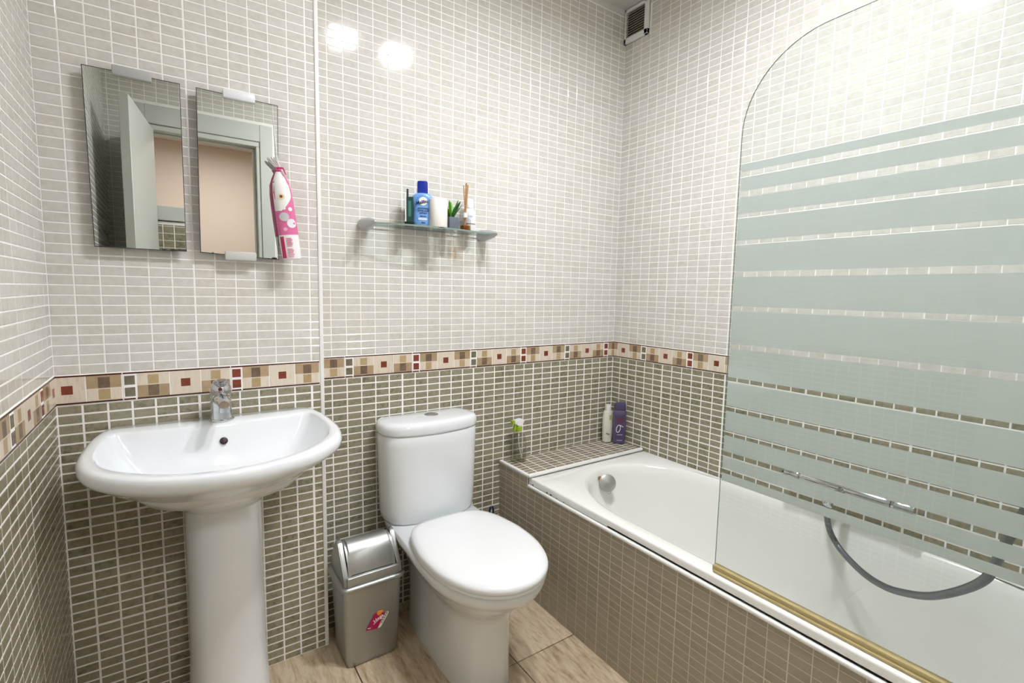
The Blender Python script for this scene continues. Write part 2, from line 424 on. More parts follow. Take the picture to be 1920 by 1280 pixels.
# left wall
wl = struct('wall_left', box((-0.05, YF, 0), (0.0, YB, ZC), M['grout'], name='wall_left'))
link('plaster_strip', box((0, YF, 2.609), (0.004, YB, ZC), M['plaster'], name='plaster_strip'), wl)
lenL = YB - YF
tile_field(wl, PI / 2, (0, YB, 0), [(spans(-lenL, 0, 0, PU, 6, G_GREEN, 0.0022), lower(), M['green'], 0.0010, None), (spans(-lenL, 0, 0, PU, 6, G_LIGHT, 0.0012), upper(), M['cream'], 0.0008, None)])
border(wl, PI / 2, (0, YB, 0), -lenL, 0.0, -0.5185 - YB, True)

# front wall behind the camera, with the doorway that the mirrors show
OX0, OX1, OXM, OZ = 0.186, 0.715, 0.345, 2.115
wf = struct('wall_front', box((OX0 - 0.05, YF - 0.10, OZ + 0.03), (OX1 + 0.05, YF, ZC), M['grout'], name='wall_front'))
def wf_piece(lo, hi): link('wall_section', box(lo, hi, M['grout'], name='wall_section'), wf)
wf_piece((-0.05, YF - 0.10, 0), (OX0 - 0.05, YF, ZC)); wf_piece((OX1 + 0.05, YF - 0.10, 0), (XR + 0.05, YF, ZC))
wf_piece((OX0, YF - 0.10, 0), (OXM, YF, 1.625))  # stub wall, added only for the lower part of the left mirror's reflection
fro = lambda a, b: (XR - b, XR - a)   # world x span -> u on the front wall
fskip = lambda u, v: (not (v < 1.60 and (XR - OXM) < u < (XR - OX0))) and ((XR - OX1 - 0.095) < u < (XR - OX0 + 0.09) and v < OZ + 0.135) or (u < XR - 0.8 and v < 0.5)
fu = spans(0, XR, 0, PU, 6, G_LIGHT, 0.0012)
tile_field(wf, PI, (XR, YF, 0), [(fu, upper(), M['cream'], 0.0008, fskip), (fu, lower(), M['green'], 0.0010, fskip), (spans(XR - OXM, XR - OX0, 0, 0.318, 6, 0.004, 0), spans(1.1, 1.61, 0, 0.04, 1, 0.004, 0), M['green'], 0.0010, None)], limit=0)
d1 = struct('door_1', box((OX0 - 0.012, YF - 0.02, OZ + 0.03), (OX1 + 0.02, YF + 0.013, OZ + 0.13), M['door'], 0.003, 1, 'door_1'))
for nm, lo, hi in (('casing', (OX0 - 0.085, YF - 0.02, 0), (OX0 - 0.012, YF + 0.014, OZ + 0.13)), ('casing', (OX1 + 0.02, YF - 0.02, 0), (OX1 + 0.09, YF + 0.014, OZ + 0.13)),
                   ('jamb', (OX1, YF - 0.11, 0), (OX1 + 0.02, YF + 0.004, OZ)), ('jamb', (OX0 - 0.02, YF - 0.11, 0), (OX0, YF + 0.004, OZ)), ('head_jamb', (OX0 - 0.02, YF - 0.11, OZ), (OX1 + 0.02, YF + 0.004, OZ + 0.03)),
                   ('door_stop', (OX1 - 0.012, YF - 0.085, 0), (OX1, YF - 0.045, OZ)), ('door_stop', (OX0, YF - 0.085, OZ - 0.012), (OX1, YF - 0.045, OZ)), ('added_sill_board', (OX0, YF - 0.12, 1.63), (OXM, YF + 0.012, 1.71))):  # the sill caps the added stub wall
    link(nm, box(lo, hi, M['door'], 0.003, 1, nm), d1)
hx, hy = OX0 - 0.012, YF + 0.02; fx, fy = 0.098, -1.275
lv = Vector((fx - hx, fy - hy, 0)); ln = lv.length; lv.normalize()
lm = frame_mtx((hx, hy, 0), lv, (0, 0, 1))     # local z -> lv x z
leaf = link('door_leaf', box((0, 0.012, -0.0), (ln, OZ - 0.003, 0.038), M['door'], 0.003, 1, 'door_leaf', lm), d1)
hl = sub('door_handle', tube([lm @ Vector((ln - 0.06, 1.07, 0.002)), lm @ Vector((ln - 0.06, 1.07, -0.035)), lm @ Vector((ln - 0.17, 1.07, -0.035))], 0.009, M['chrome'], 10, 'door_handle'), leaf)

# hallway beyond the doorway
struct('wall_hall_back', box((-0.8, -3.75, 0), (1.9, -3.65, 2.55), M['pink'], name='wall_hall'))
struct('wall_hall_left', box((-0.9, -3.75, 0), (-0.8, YF - 0.10, 2.55), M['pink'], name='wall_hall'))
struct('wall_hall_right', box((1.9, -3.75, 0), (2.0, YF - 0.10, 2.55), M['pink'], name='wall_hall'))
wh = struct('wall_hall_front', box((OX0 - 0.05, YF - 0.115, OZ + 0.03), (OX1 + 0.05, YF - 0.10, 2.55), M['pink'], name='wall_hall_front'))
for lo, hi in (((-0.8, YF - 0.115, 0), (OX0 - 0.05, YF - 0.10, 2.55)), ((OX1 + 0.05, YF - 0.115, 0), (1.9, YF - 0.10, 2.55))):
    link('wall_section', box(lo, hi, M['pink'], name='wall_section'), wh)
struct('floor_hall', box((-0.9, -3.75, -0.06), (2.0, YF - 0.12, 0.0), M['hall_floor'], name='floor_hall'))
struct('ceiling_hall', box((-0.9, -3.75, 2.5), (2.0, YF - 0.10, 2.56), M['pink'], name='ceiling_hall'))

# ------------------------------------------------------------------ ceiling lights, and an added hallway fill
def panel_light(x, y, hx_, hy_, label, m, z=ZC):
    t = thing('ceiling_light', label, 'ceiling light', (x, y, z), 'ceiling lights')
    fr = [rrect(x, y, hx_ + 0.018, hy_ + 0.018, 0.012, z), rrect(x, y, hx_ + 0.018, hy_ + 0.018, 0.012, z - 0.022), rrect(x, y, hx_, hy_, 0.006, z - 0.024), rrect(x, y, hx_, hy_, 0.006, z - 0.012)]
    part('frame', loft(fr, M['trim'], False, False, 'frame'), t)
    part('diffuser', loft([rrect(x, y, hx_, hy_, 0.006, z - 0.0125), rrect(x, y, hx_, hy_, 0.006, z - 0.0145)], m, True, True, 'diffuser'), t)
    return t
panel_light(1.07, -1.05, 0.052, 0.052, 'square ceiling panel light nearer the basin', M['lamp'])
panel_light(1.38, -1.07, 0.058, 0.058, 'square ceiling panel light nearer the bathtub', M['lamp'])
panel_light(0.6, -2.8, 0.14, 0.14, 'added square fill panel under the pink hallway ceiling', M['hall_fill'], 2.5)  # unseen panel, added to brighten the hallway in the mirrors

# ------------------------------------------------------------------ vent
t = thing('air_vent', 'square dusty ventilation grille in the upper corner of the right wall', 'vent', (XR, -0.076, 2.55))
v0, v1, q0, q1 = -0.148, -0.004, 2.476, 2.632
fw = 0.013
part('backing', box((XR - 0.003, v0, q0), (XR, v1, q1), mat('dark_vent_duct', (92, 87, 72), 0.9), name='backing'), t)
for lo, hi in (((v0, q0), (v1, q0 + fw + 0.012)), ((v0, q1 - fw), (v1, q1)), ((v0, q0), (v0 + fw + 0.008, q1)), ((v1 - fw, q0), (v1, q1))):
    part('frame', box((XR - 0.016, lo[0], lo[1]), (XR, hi[0], hi[1]), M['trim'], 0.002, 1, 'frame'), t)
for i in range(10):
    z = q0 + fw + 0.018 + i * 0.0112
    bm_ = Matrix.Translation((XR - 0.009, (v0 + v1) / 2, z)) @ Matrix.Rotation(math.radians(-35), 4, 'Y')
    part('slat', box((-0.007, v0 / 2 - v1 / 2 + 0.016, -0.0012), (0.007, v1 / 2 - v0 / 2 - 0.010, 0.0012), M['vent'], 0, 1, 'slat', bm_), t)

# ------------------------------------------------------------------ bathtub with tiled surround
bs = thing('bath_surround', 'brown mosaic-tiled bath panel with a tiled ledge at the corner', 'bath panel', (XP, -0.9, 0))
part('panel_body', box((XP, YF + 0.002, 0), (XP + 0.03, YL + 0.004, 0.462), M['grout_tan'], name='panel_body'), bs)
part('ledge_body', box((XP, YL + 0.004, 0), (XR - 0.002, -0.002, ZL - 0.002), M['grout'], name='ledge_body'), bs)
part('ledge_front', box((XP - 0.0004, YL + 0.004, 0), (XP + 0.004, 0.0, ZL - 0.004), M['grout_tan'], name='ledge_front'), bs)
def tf(par, rot, origin, fields, euler=None, limit=300):
    n0 = set(C.objects); tile_field(par, rot, origin, fields, limit, euler)
    for o in set(C.objects) - n0: o.location = Vector(o.location) - Vector(par.location)
pr_rows = spans(0.0, 0.463, 0.316, PV, 12, 0.0026, 0.0014); lg_rows = spans(0.462, ZL - 0.006, 0.316, PV, 12, 0.0026, 0.0005)
tf(bs, -PI / 2, (XP, 0, 0), [(spans(0, -YF - 0.003, 0, PU, 6, 0.0028, 0.0008), pr_rows, M['panel'], 0.0009, None), (spans(0, -YL - 0.006, 0, PU, 6, 0.0028, 0.0008), lg_rows, M['panel'], 0.0009, None)])
from mathutils import Euler
tf(bs, 0, (0, 0, ZL - 0.002), [(spans(XP + 0.012, XR - 0.001, XR, PU, 6, 0.0042, 0.001), spans(YL + 0.016, -0.002, 0.0, PV, 12, 0.0042, 0.001), M['ledge'], 0.0010, None)], Euler((-PI / 2, 0, 0)))
part('edge_trim', box((XP - 0.005, YL, ZL - 0.010), (XP + 0.009, -0.001, ZL + 0.0025), M['trim'], 0.004, 3, 'edge_trim'), bs)
part('edge_trim', box((XP - 0.004, YL - 0.006, ZL - 0.010), (XR - 0.001, YL + 0.012, ZL + 0.004), M['trim'], 0.005, 3, 'edge_trim'), bs)
part('edge_trim', box((XP - 0.006, YF + 0.002, 0.4635), (XP + 0.008, YL + 0.006, 0.4765), M['trim'], 0.005, 3, 'edge_trim'), bs)

tb = thing('bathtub', 'white enamelled bathtub with rounded end and overflow, set behind the brown tiled panel', 'bathtub', (1.8, -1.03, 0.08))
TX0, TX1, TY0, TY1, TZ = 1.4525, XR - 0.003, YL - 0.007, YF + 0.003, 0.505
tcx, tcy = 1.812, (TY0 + TY1) / 2
NT = 96
def tub_loop(hxL, hxR, yfar, ynear, elf, eln, z, p=2.0):
    l = []
    for i in range(NT):
        a = 2 * PI * i / NT; c_, s_ = math.cos(a), math.sin(a)
        x = tcx + (hxR if c_ > 0 else hxL) * math.copysign(abs(c_) ** (2 / p), c_)
        e = math.copysign(abs(s_) ** (2 / p), s_)
        y = (yfar - elf) + elf * e if s_ > 0 else (ynear + eln) + eln * e
        l.append(Vector((x, y, z)))
    # straight sides: loop is two half ellipses joined by straight runs
    return l
def tub_rect(x0, x1, y0, y1, z, r=0.02):
    l = []
    for i in range(NT):
        a = 2 * PI * i / NT; c_, s_ = math.cos(a), math.sin(a)
        # ray from the matching point of the opening towards the rectangle
        k = 1.0 / max(abs(c_), abs(s_))
        x = (x1 + x0) / 2 + (x1 - x0) / 2 * max(-1, min(1, c_ * k)); y = (y0 + y1) / 2 + (y1 - y0) / 2 * max(-1, min(1, s_ * k))
        l.append(Vector((x, y, z)))
    return l
ty0, ty1 = TY1, TY0
rims = [tub_rect(TX0 + 0.020, TX1, ty0, ty1, TZ - 0.0230), tub_rect(TX0, TX1, ty0, ty1, TZ - 0.0225), tub_rect(TX0, TX1, ty0, ty1, TZ - 0.006), tub_rect(TX0 + 0.002, TX1, ty0, ty1, TZ - 0.0015), tub_rect(TX0 + 0.007, TX1, ty0, ty1 - 0.004, TZ)]
ins = [(0.312, 0.312, -0.278, -1.792, 0.400, 0.30, TZ - 0.0005), (0.303, 0.306, -0.286, -1.785, 0.396, 0.30, TZ - 0.004), (0.296, 0.300, -0.293, -1.778, 0.392, 0.30, TZ - 0.012), (0.288, 0.292, -0.303, -1.77, 0.385, 0.30, TZ - 0.04),
       (0.274, 0.276, -0.335, -1.745, 0.37, 0.28, 0.36), (0.258, 0.258, -0.385, -1.71, 0.35, 0.26, 0.22), (0.240, 0.240, -0.44, -1.67, 0.32, 0.24, 0.15), (0.205, 0.205, -0.51, -1.61, 0.27, 0.21, 0.118), (0.13, 0.13, -0.62, -1.50, 0.19, 0.15, 0.108), (0.04, 0.04, -0.75, -1.3, 0.1, 0.1, 0.104)]
loops = rims + [tub_loop(*a) for a in ins]
part('tub_shell', loft(loops, M['enamel'], False, True, 'tub_shell', 60), tb)
# raised inner line on the front rim
ov = part('overflow_plate', lathe([(0.0, 0.0), (0.034, 0.0), (0.0375, -0.003), (0.0375, -0.007), (0.032, -0.011), (0.0, -0.0125)], (0, 0, 0), M['chrome_old'], 32, 'overflow_plate', 'y'), tb)
ov.location = Vector((1.783, -0.338, 0.452)) - tb.location; ov.rotation_euler = (math.radians(-22), 0, math.radians(-24))
ring = sub('overflow_hook', tube([(0.001 + 0.007 * math.cos(a), -0.010, -0.036 + 0.009 * math.sin(a)) for a in [2 * PI * i / 16 for i in range(17)]], 0.0013, M['chrome_old'], 6, 'overflow_hook'), ov)
rs = sub('rust_spot', lathe([(0, 0), (0.009, 0), (0.009, -0.002), (0, -0.002)], (-0.031, 0.0, 0.022), mat('rust', (150, 105, 60), 0.8), 12, 'rust_spot', 'y'), ov)
part('silicone_bead', box((TX0 + 0.002, -0.66, 0.4755), (TX0 + 0.012, TY0, 0.4835), M['trim'], 0.001, 1, 'silicone_bead'), tb)
chips = part('chipped_edge', mesh_py('chipped_edge', *(lambda B: ([p for b in B for p in b], [tuple(4 * i + j for j in range(4)) for i in range(len(B))]))([[(TX0 + 0.0012, y, 0.4768), (TX0 + 0.0012, y - l, 0.4768), (TX0 + 0.0012, y - l, 0.4768 + h), (TX0 + 0.0012, y, 0.4768 + h)] for y, l, h in ((-0.236, 0.008, 0.008), (-0.328, 0.008, 0.006), (-0.352, 0.010, 0.006), (-0.39, 0.004, 0.003), (-0.432, 0.005, 0.003))]), [M['black']]), tb)

# shower screen
YS0, YS1, ZS0, ZS1, SX = -1.046, YF + 0.02, 0.522, 1.875, 1.484
ss = thing('shower_screen', 'glass bath screen with rounded corner and horizontal frosted stripes on the tub rim', 'shower screen', (SX, (YS0 + YS1) / 2, ZS0))
rc = 0.20
def screen_outline():
    pts = [(YS1, ZS0), (YS0, ZS0)]
    for i in range(17):
        a = math.radians(90 * i / 16); pts.append((YS0 - rc + rc * math.cos(a), ZS1 - rc + rc * math.sin(a)))
    pts.append((YS1, ZS1 + 0.02)); return pts
ol = screen_outline(); nO = len(ol)
gv = [(SX - 0.002, y, z) for y, z in ol] + [(SX + 0.002, y, z) for y, z in ol]
gf = [tuple(range(nO)), tuple(nO + i for i in reversed(range(nO)))] + [(i, (i + 1) % nO, nO + (i + 1) % nO, nO + i) for i in range(nO)]
part('glass_pane', mesh_py('glass_pane', gv, gf, [M['glass'], M['glass_edge']], False, [0, 0] + [1] * nO), ss)
clear = [(1.584, 1.5695), (1.535, 1.520), (1.4775, 1.4665), (1.410, 1.3987), (1.330, 1.316), (1.240, 1.228), (1.140, 1.127), (1.0505, 1.0373), (0.973, 0.9585), (0.9045, 0.891), (0.8466, 0.8315), (0.800, 0.786)]
zt_ = 1.604
for a, b in clear + [(0.764, None)]:
    part('frosted_stripe', mesh_py('frosted_stripe', [(SX + 0.0023, YS1, a), (SX + 0.0023, YS0 - 0.002, a), (SX + 0.0023, YS0 - 0.002, zt_), (SX + 0.0023, YS1, zt_)], [(0, 1, 2, 3)], [M['frost']]), ss)
    zt_ = b
part('bottom_seal', box((SX - 0.011, YS1, 0.5055), (SX + 0.009, YS0 + 0.002, 0.523), M['gold'], 0.003, 2, 'bottom_seal'), ss)
part('seal_lip', box((SX - 0.017, YS1, 0.5055), (SX - 0.010, YS0 - 0.004, 0.512), M['gold'], 0.002, 2, 'seal_lip'), ss)
part('hinge_profile', box((SX - 0.012, YF + 0.002, 0.51), (SX + 0.012, YF + 0.024, ZS1 + 0.02), M['satin'], 0.003, 2, 'hinge_profile'), ss)

# bath mixer on the right wall
mx = thing('bath_mixer', 'chrome bath mixer tap on the tiled wall behind the frosted screen', 'tap', (2.10, -1.12, 0.635))
MZ = 0.632
part('mixer_body', tube([(2.082, -0.985, MZ), (2.082, -1.00, MZ), (2.082, -1.10, MZ), (2.082, -1.24, MZ), (2.082, -1.255, MZ)], [0.017, 0.021, 0.022, 0.021, 0.017], M['chrome'], 20, 'mixer_body'), mx)
for yy, sg in ((-0.955, 1), (-1.285, -1)):
    part('handle', lathe([(0.0, -0.03), (0.020, -0.03), (0.024, -0.02), (0.021, 0.0), (0.025, 0.018), (0.018, 0.028), (0.0, 0.03)], (2.082, yy, MZ), M['chrome'], 20, 'handle', 'y'), mx)
for yy in (-1.045, -1.195):
    part('wall_union', lathe([(0.0, 0.0), (0.016, 0.0), (0.016, 0.035), (0.030, 0.04), (0.030, 0.056), (0.0, 0.0565)], (2.082, yy, MZ), M['chrome'], 20, 'wall_union', 'x'), mx)
part('spout', tube(smooth_path([(2.075, -1.12, MZ), (2.04, -1.12, MZ - 0.004), (1.995, -1.12, MZ - 0.012), (1.975, -1.12, MZ - 0.03)]), 0.013, M['chrome'], 14, 'spout'), mx)
part('hose_outlet', lathe([(0.0, -0.055), (0.012, -0.055), (0.014, -0.045), (0.011, -0.03), (0.013, 0.0), (0.0, 0.0)], (2.075, -1.078, MZ - 0.01), M['chrome'], 16, 'hose_outlet'), mx)
hp = smooth_path([(2.075, -1.078, 0.566), (2.071, -1.0835, 0.525), (2.05, -1.1079, 0.4826), (2.02, -1.1576, 0.4489), (1.97, -1.2371, 0.4323), (1.92, -1.3077, 0.4437), (1.87, -1.3704, 0.4756), (1.81, -1.4342, 0.5239), (1.74, -1.5009, 0.5981), (1.68, -1.5486, 0.6686), (1.64, -1.57, 0.73), (1.60, -1.60, 0.84), (1.585, -1.66, 1.0), (1.62, -1.76, 1.10)], 26)
hrad = []; 
for i in range(len(hp)): hrad.append((0.0098 if i % 2 else 0.0088))
ho = link('shower_hose', tube(hp, hrad, M['hose'], 12, 'shower_hose')); tag(ho, 'grey ribbed metal shower hose looping down into the bathtub', 'hose')
hb = thing('hand_shower', 'dark grey hand shower behind the frosted screen at the right edge', 'hand shower', (1.63, -1.79, 1.12))
part('grip', tube(smooth_path([(1.62, -1.765, 1.105), (1.635, -1.80, 1.18), (1.645, -1.81, 1.27)]), 0.012, M['satin'], 12, 'grip'), hb)
part('rose', lathe([(0.0, -0.012), (0.038, -0.012), (0.042, -0.004), (0.02, 0.014), (0.0, 0.016)], (1.645, -1.80, 1.29), M['chrome'], 24, 'rose', 'y'), hb)
part('wall_holder', box((1.61, YF, 1.13), (1.65, -1.80, 1.16), M['chrome'], 0.004, 2, 'wall_holder'), hb)

# ------------------------------------------------------------------ basin
SXC = 0.360
bn = thing('wash_basin', 'white ceramic pedestal wash basin below the two mirrors', 'sink', (SXC, -0.25, 0))
O = [(0, -0.084), (0.20, -0.084), (0.256, -0.092), (0.281, -0.165), (0.293, -0.27), (0.291, -0.37), (0.262, -0.455), (0.19, -0.528), (0.10, -0.573), (0, -0.590)]
I = [(0, -0.184), (0.16, -0.176), (0.236, -0.166), (0.255, -0.205), (0.263, -0.285), (0.258, -0.365), (0.229, -0.438), (0.166, -0.499), (0.085, -0.542), (0, -0.557)]
Fo = [(0, -0.236), (0.08, -0.233), (0.145, -0.234), (0.170, -0.255), (0.177, -0.30), (0.170, -0.35), (0.148, -0.395), (0.108, -0.43), (0.057, -0.452), (0, -0.46)]
U = [(0, -0.14), (0.05, -0.14), (0.085, -0.15), (0.095, -0.18), (0.097, -0.22), (0.095, -0.26), (0.085, -0.295), (0.065, -0.32), (0.035, -0.334), (0, -0.338)]
def zc(off): return lambda dx, y: 0.8755 + off - 0.016 * max(0, min(1, (-y - 0.15) / 0.4)) ** 1.2
K = 5
lps = [half_loop(scale_h(Fo, 0.12, -0.34), SXC, 0.722, K), half_loop(scale_h(Fo, 0.7, -0.34), SXC, 0.725, K), half_loop(Fo, SXC, 0.735, K), half_loop(lerp_h(Fo, I, 0.35), SXC, 0.765, K), half_loop(lerp_h(Fo, I, 0.72), SXC, 0.815, K), half_loop(lerp_h(Fo, I, 0.93), SXC, zc(-0.022), K), half_loop(lerp_h(Fo, I, 0.985), SXC, zc(-0.009), K), half_loop(lerp_h(I, O, 0.02), SXC, zc(-0.003), K), half_loop(lerp_h(I, O, 0.09), SXC, zc(-0.0005), K),
       half_loop(lerp_h(I, O, 0.55), SXC, zc(0.0), K), half_loop(scale_h(O, 0.965, -0.3, 0.985), SXC, zc(-0.001), K), half_loop(scale_h(O, 0.985, -0.3, 0.995), SXC, zc(-0.005), K), half_loop(O, SXC, zc(-0.015), K), half_loop(scale_h(O, 0.998, -0.09, 0.998), SXC, zc(-0.027), K), half_loop(scale_h(O, 0.98, -0.09, 0.98), SXC, zc(-0.039), K), half_loop(scale_h(O, 0.945, -0.09, 0.945), SXC, zc(-0.050), K),
       half_loop(lerp_h(O, U, 0.28), SXC, 0.783, K), half_loop(lerp_h(O, U, 0.55), SXC, 0.748, K), half_loop(lerp_h(O, U, 0.8), SXC, 0.712, K), half_loop(lerp_h(O, U, 0.96), SXC, 0.685, K), half_loop(lerp_h(O, U, 0.99), SXC, 0.672, K)]
part('bowl', loft(lps, M['ceramic'], True, True, 'bowl', 70), bn)
pd = [(s, z) for s, z in ((1.0, 0.688), (1.01, 0.60), (1.0, 0.45), (1.02, 0.25), (1.08, 0.10), (1.16, 0.02), (1.17, 0.0))]
part('pedestal', loft([half_loop(scale_h(U, s * 0.97, -0.22), SXC, z, K) for s, z in pd], M['ceramic'], True, True, 'pedestal', 60), bn)
ohl = part('overflow_hole', lathe([(0, 0.004), (0.0095, 0.004), (0.0105, 0.0), (0.0085, -0.001), (0, -0.001)], (0, 0, 0), mat('dark_brown_hole', (46, 26, 24), 0.5), 20, 'overflow_hole', 'y'), bn)
ohl.location = Vector((0.368, -0.1995, 0.826)) - Vector(bn.location); ohl.rotation_euler = (math.radians(-25), 0, 0)
part('drain', lathe([(0, 0), (0.022, 0), (0.024, 0.002), (0.018, 0.003), (0, 0.002)], (SXC, -0.33, 0.7235), M['chrome'], 24, 'drain'), bn)

# basin tap
TP = Vector((0.368, -0.145, 0.8745))
tp = thing('basin_tap', 'chrome single lever mixer tap on the back ledge of the basin', 'tap', TP)
part('base_ring', lathe([(0, 0), (0.0325, 0), (0.0335, 0.004), (0.031, 0.008), (0, 0.008)], TP, M['chrome'], 32, 'base_ring'), tp)
part('body', lathe([(0.0, 0.006), (0.029, 0.006), (0.0275, 0.03), (0.0265, 0.055), (0.028, 0.064), (0.0265, 0.07), (0.0, 0.072)], TP, M['chrome'], 32, 'body'), tp)
part('spout', loft([rrect(0, 0, *a) for a in ()] or [[TP + Vector((wx_ * math.cos(t_), yy, zz + hz * math.sin(t_))) for t_ in [2 * PI * i / 20 for i in range(20)]] for yy, zz, wx_, hz in ((-0.005, 0.062, 0.022, 0.020), (-0.035, 0.070, 0.021, 0.018), (-0.075, 0.074, 0.019, 0.015), (-0.105, 0.072, 0.017, 0.013), (-0.118, 0.068, 0.013, 0.010))], M['chrome'], True, True, 'spout'), tp)
part('aerator', lathe([(0, -0.020), (0.0105, -0.020), (0.0115, -0.012), (0.011, 0.0), (0, 0.0)], TP + Vector((0, -0.098, 0.064)), M['chrome'], 20, 'aerator'), tp)
part('head', lathe([(0.0, 0.068), (0.0265, 0.070), (0.028, 0.080), (0.027, 0.098), (0.021, 0.110), (0.010, 0.116), (0.0, 0.117)], TP, M['chrome'], 32, 'head'), tp)
lever = part('lever', loft([[TP + Vector((wx_ * math.cos(t_), yy, zz + hz * math.sin(t_))) for t_ in [2 * PI * i / 16 for i in range(16)]] for yy, zz, wx_, hz in ((0.02, 0.104, 0.012, 0.006), (0.0, 0.113, 0.019, 0.009), (-0.03, 0.119, 0.021, 0.008), (-0.055, 0.126, 0.018, 0.006), (-0.064, 0.129, 0.012, 0.004))], M['chrome'], True, True, 'lever'), tp)
part('indicator_dot', lathe([(0, 0), (0.0055, 0), (0.0045, -0.0022), (0, -0.0028)], TP + Vector((-0.002, -0.0262, 0.096)), mat('dark_red_dot', (90, 20, 28), 0.3), 16, 'indicator_dot', 'y'), tp)

# ------------------------------------------------------------------ toilet
WX = 1.058
wc = thing('toilet', 'white close-coupled toilet with closed seat between the bin and the bath', 'toilet', (WX, -0.35, 0))
Rm = [(0, -0.03), (0.13, -0.03), (0.165, -0.045), (0.174, -0.15), (0.178, -0.28), (0.189, -0.42), (0.181, -0.55), (0.138, -0.655), (0.072, -0.715), (0, -0.734)]
Bs = [(0, -0.09), (0.07, -0.09), (0.093, -0.11), (0.099, -0.19), (0.10, -0.28), (0.103, -0.38), (0.100, -0.475), (0.078, -0.552), (0.042, -0.584), (0, -0.592)]
zz = [(1.0, 0.0, 0.0), (1.0, 0.0, 0.012), (0.985, 0.0, 0.05), (0.97, 0.0, 0.15), (0.975, 0.03, 0.23), (1.0, 0.14, 0.275), (1.0, 0.42, 0.31), (1.0, 0.66, 0.335), (1.0, 0.80, 0.355), (1.0, 0.84, 0.362), (1.0, 0.93, 0.372), (1.0, 0.985, 0.385), (1.0, 1.0, 0.396), (1.0, 0.985, 0.405), (1.0, 0.94, 0.409)]
ll = [half_loop(scale_h(lerp_h(Bs, Rm, t_), s, -0.35), WX, z, K) for s, t_, z in zz]
part('bowl', loft(ll, M['ceramic'], True, True, 'bowl', 60), wc)
Ld = [(0, -0.222), (0.08, -0.226), (0.128, -0.243), (0.164, -0.30), (0.183, -0.38), (0.190, -0.46), (0.179, -0.57), (0.137, -0.667), (0.072, -0.724), (0, -0.741)]
part('seat_ring', loft([half_loop(scale_h(Ld, s, -0.48), WX, z, K) for s, z in ((0.965, 0.4085), (0.985, 0.411), (0.99, 0.418), (0.975, 0.4225))], M['seat'], True, True, 'seat_ring', 60), wc)
part('seat_lid', loft([half_loop(scale_h(Ld, s, -0.48), WX, z, K) for s, z in ((0.972, 0.4230), (0.996, 0.4245), (1.0, 0.4300), (0.995, 0.4370), (0.975, 0.4425), (0.90, 0.4475), (0.70, 0.4515), (0.40, 0.4535), (0.1, 0.454))], M['seat'], True, True, 'seat_lid', 60), wc)
for sx_ in (-0.07, 0.07):
    part('hinge', tube([(WX + sx_ - 0.012, -0.217, 0.420), (WX + sx_ + 0.012, -0.217, 0.420)], 0.009, M['seat'], 14, 'hinge'), wc)
Ct = [(0, -0.006), (0.14, -0.006), (0.172, -0.010), (0.190, -0.04), (0.195, -0.085), (0.186, -0.130), (0.155, -0.162), (0.105, -0.180), (0.05, -0.189), (0, -0.192)]
part('cistern', loft([half_loop(scale_h(Ct, s, -0.095, sy), WX, z, K) for s, sy, z in ((0.82, 0.80, 0.410), (0.905, 0.93, 0.412), (0.94, 0.965, 0.424), (0.955, 0.975, 0.45), (0.965, 0.98, 0.52), (0.98, 0.985, 0.62), (0.99, 0.99, 0.70), (0.985, 0.985, 0.738), (0.96, 0.96, 0.742))], M['ceramic'], True, True, 'cistern', 60), wc)
part('cistern_lid', loft([half_loop(scale_h(Ct, s, -0.095, sy), WX, z, K) for s, sy, z in ((0.96, 0.96, 0.7425), (1.0, 1.0, 0.744), (1.012, 1.015, 0.750), (1.012, 1.015, 0.766), (0.995, 0.99, 0.778), (0.95, 0.92, 0.785), (0.8, 0.75, 0.7885), (0.3, 0.3, 0.790))], M['ceramic'], True, True, 'cistern_lid', 60), wc)
bt = part('flush_button', lathe([(0, 0), (0.027, 0), (0.027, 0.003), (0.023, 0.0045), (0.021, 0.003), (0, 0.0035)], (WX + 0.012, -0.085, 0.7885), M['chrome'], 32, 'flush_button'), wc)
part('bolt_hole', lathe([(0, 0.002), (0.006, 0.002), (0.006, -0.001), (0, -0.001)], (WX - 0.0985, -0.335, 0.055), M['black'], 14, 'bolt_hole', 'x'), wc)

# toilet brush behind the toilet
tbz = thing('toilet_brush', 'dark blue loop-handled brush standing behind the toilet', 'brush', (1.362, -0.07, 0))
navy = mat('navy_plastic', (24, 34, 58), 0.35)
part('holder', lathe([(0, 0), (0.045, 0), (0.05, 0.01), (0.042, 0.12), (0.038, 0.125), (0, 0.125)], (1.362, -0.07, 0), navy, 24, 'holder'), tbz)
part('handle', tube([(1.362, -0.07, 0.12), (1.362, -0.07, 0.30)], 0.007, navy, 10, 'handle'), tbz)
part('hanging_loop', tube([(1.362 + 0.009 * math.sin(a), -0.07, 0.322 - 0.022 * math.cos(a)) for a in [2 * PI * i / 20 for i in range(21)]], 0.0045, navy, 8, 'hanging_loop'), tbz)

# ------------------------------------------------------------------ swing-top bin
BX, BY = 0.784, -0.166
bi = thing('swing_bin', 'silver plastic swing-lid bin with a pink price tag beside the toilet', 'bin', (BX, BY, 0))
bl = [(0.082, 0.068, 0.018, 0.0), (0.088, 0.074, 0.02, 0.004), (0.0905, 0.076, 0.02, 0.02), (0.1005, 0.085, 0.022, 0.26), (0.102, 0.086, 0.022, 0.284)]
part('body', loft([rrect(BX, BY, a, b, r, z) for a, b, r, z in bl], M['silver'], True, True, 'body', 50), bi)
part('rim', loft([rrect(BX, BY, a, b, r, z) for a, b, r, z in ((0.101, 0.085, 0.022, 0.282), (0.110, 0.094, 0.026, 0.280), (0.113, 0.097, 0.028, 0.285), (0.112, 0.096, 0.028, 0.291), (0.104, 0.088, 0.024, 0.294), (0.098, 0.082, 0.02, 0.296))], M['silver'], True, True, 'rim', 60), bi)
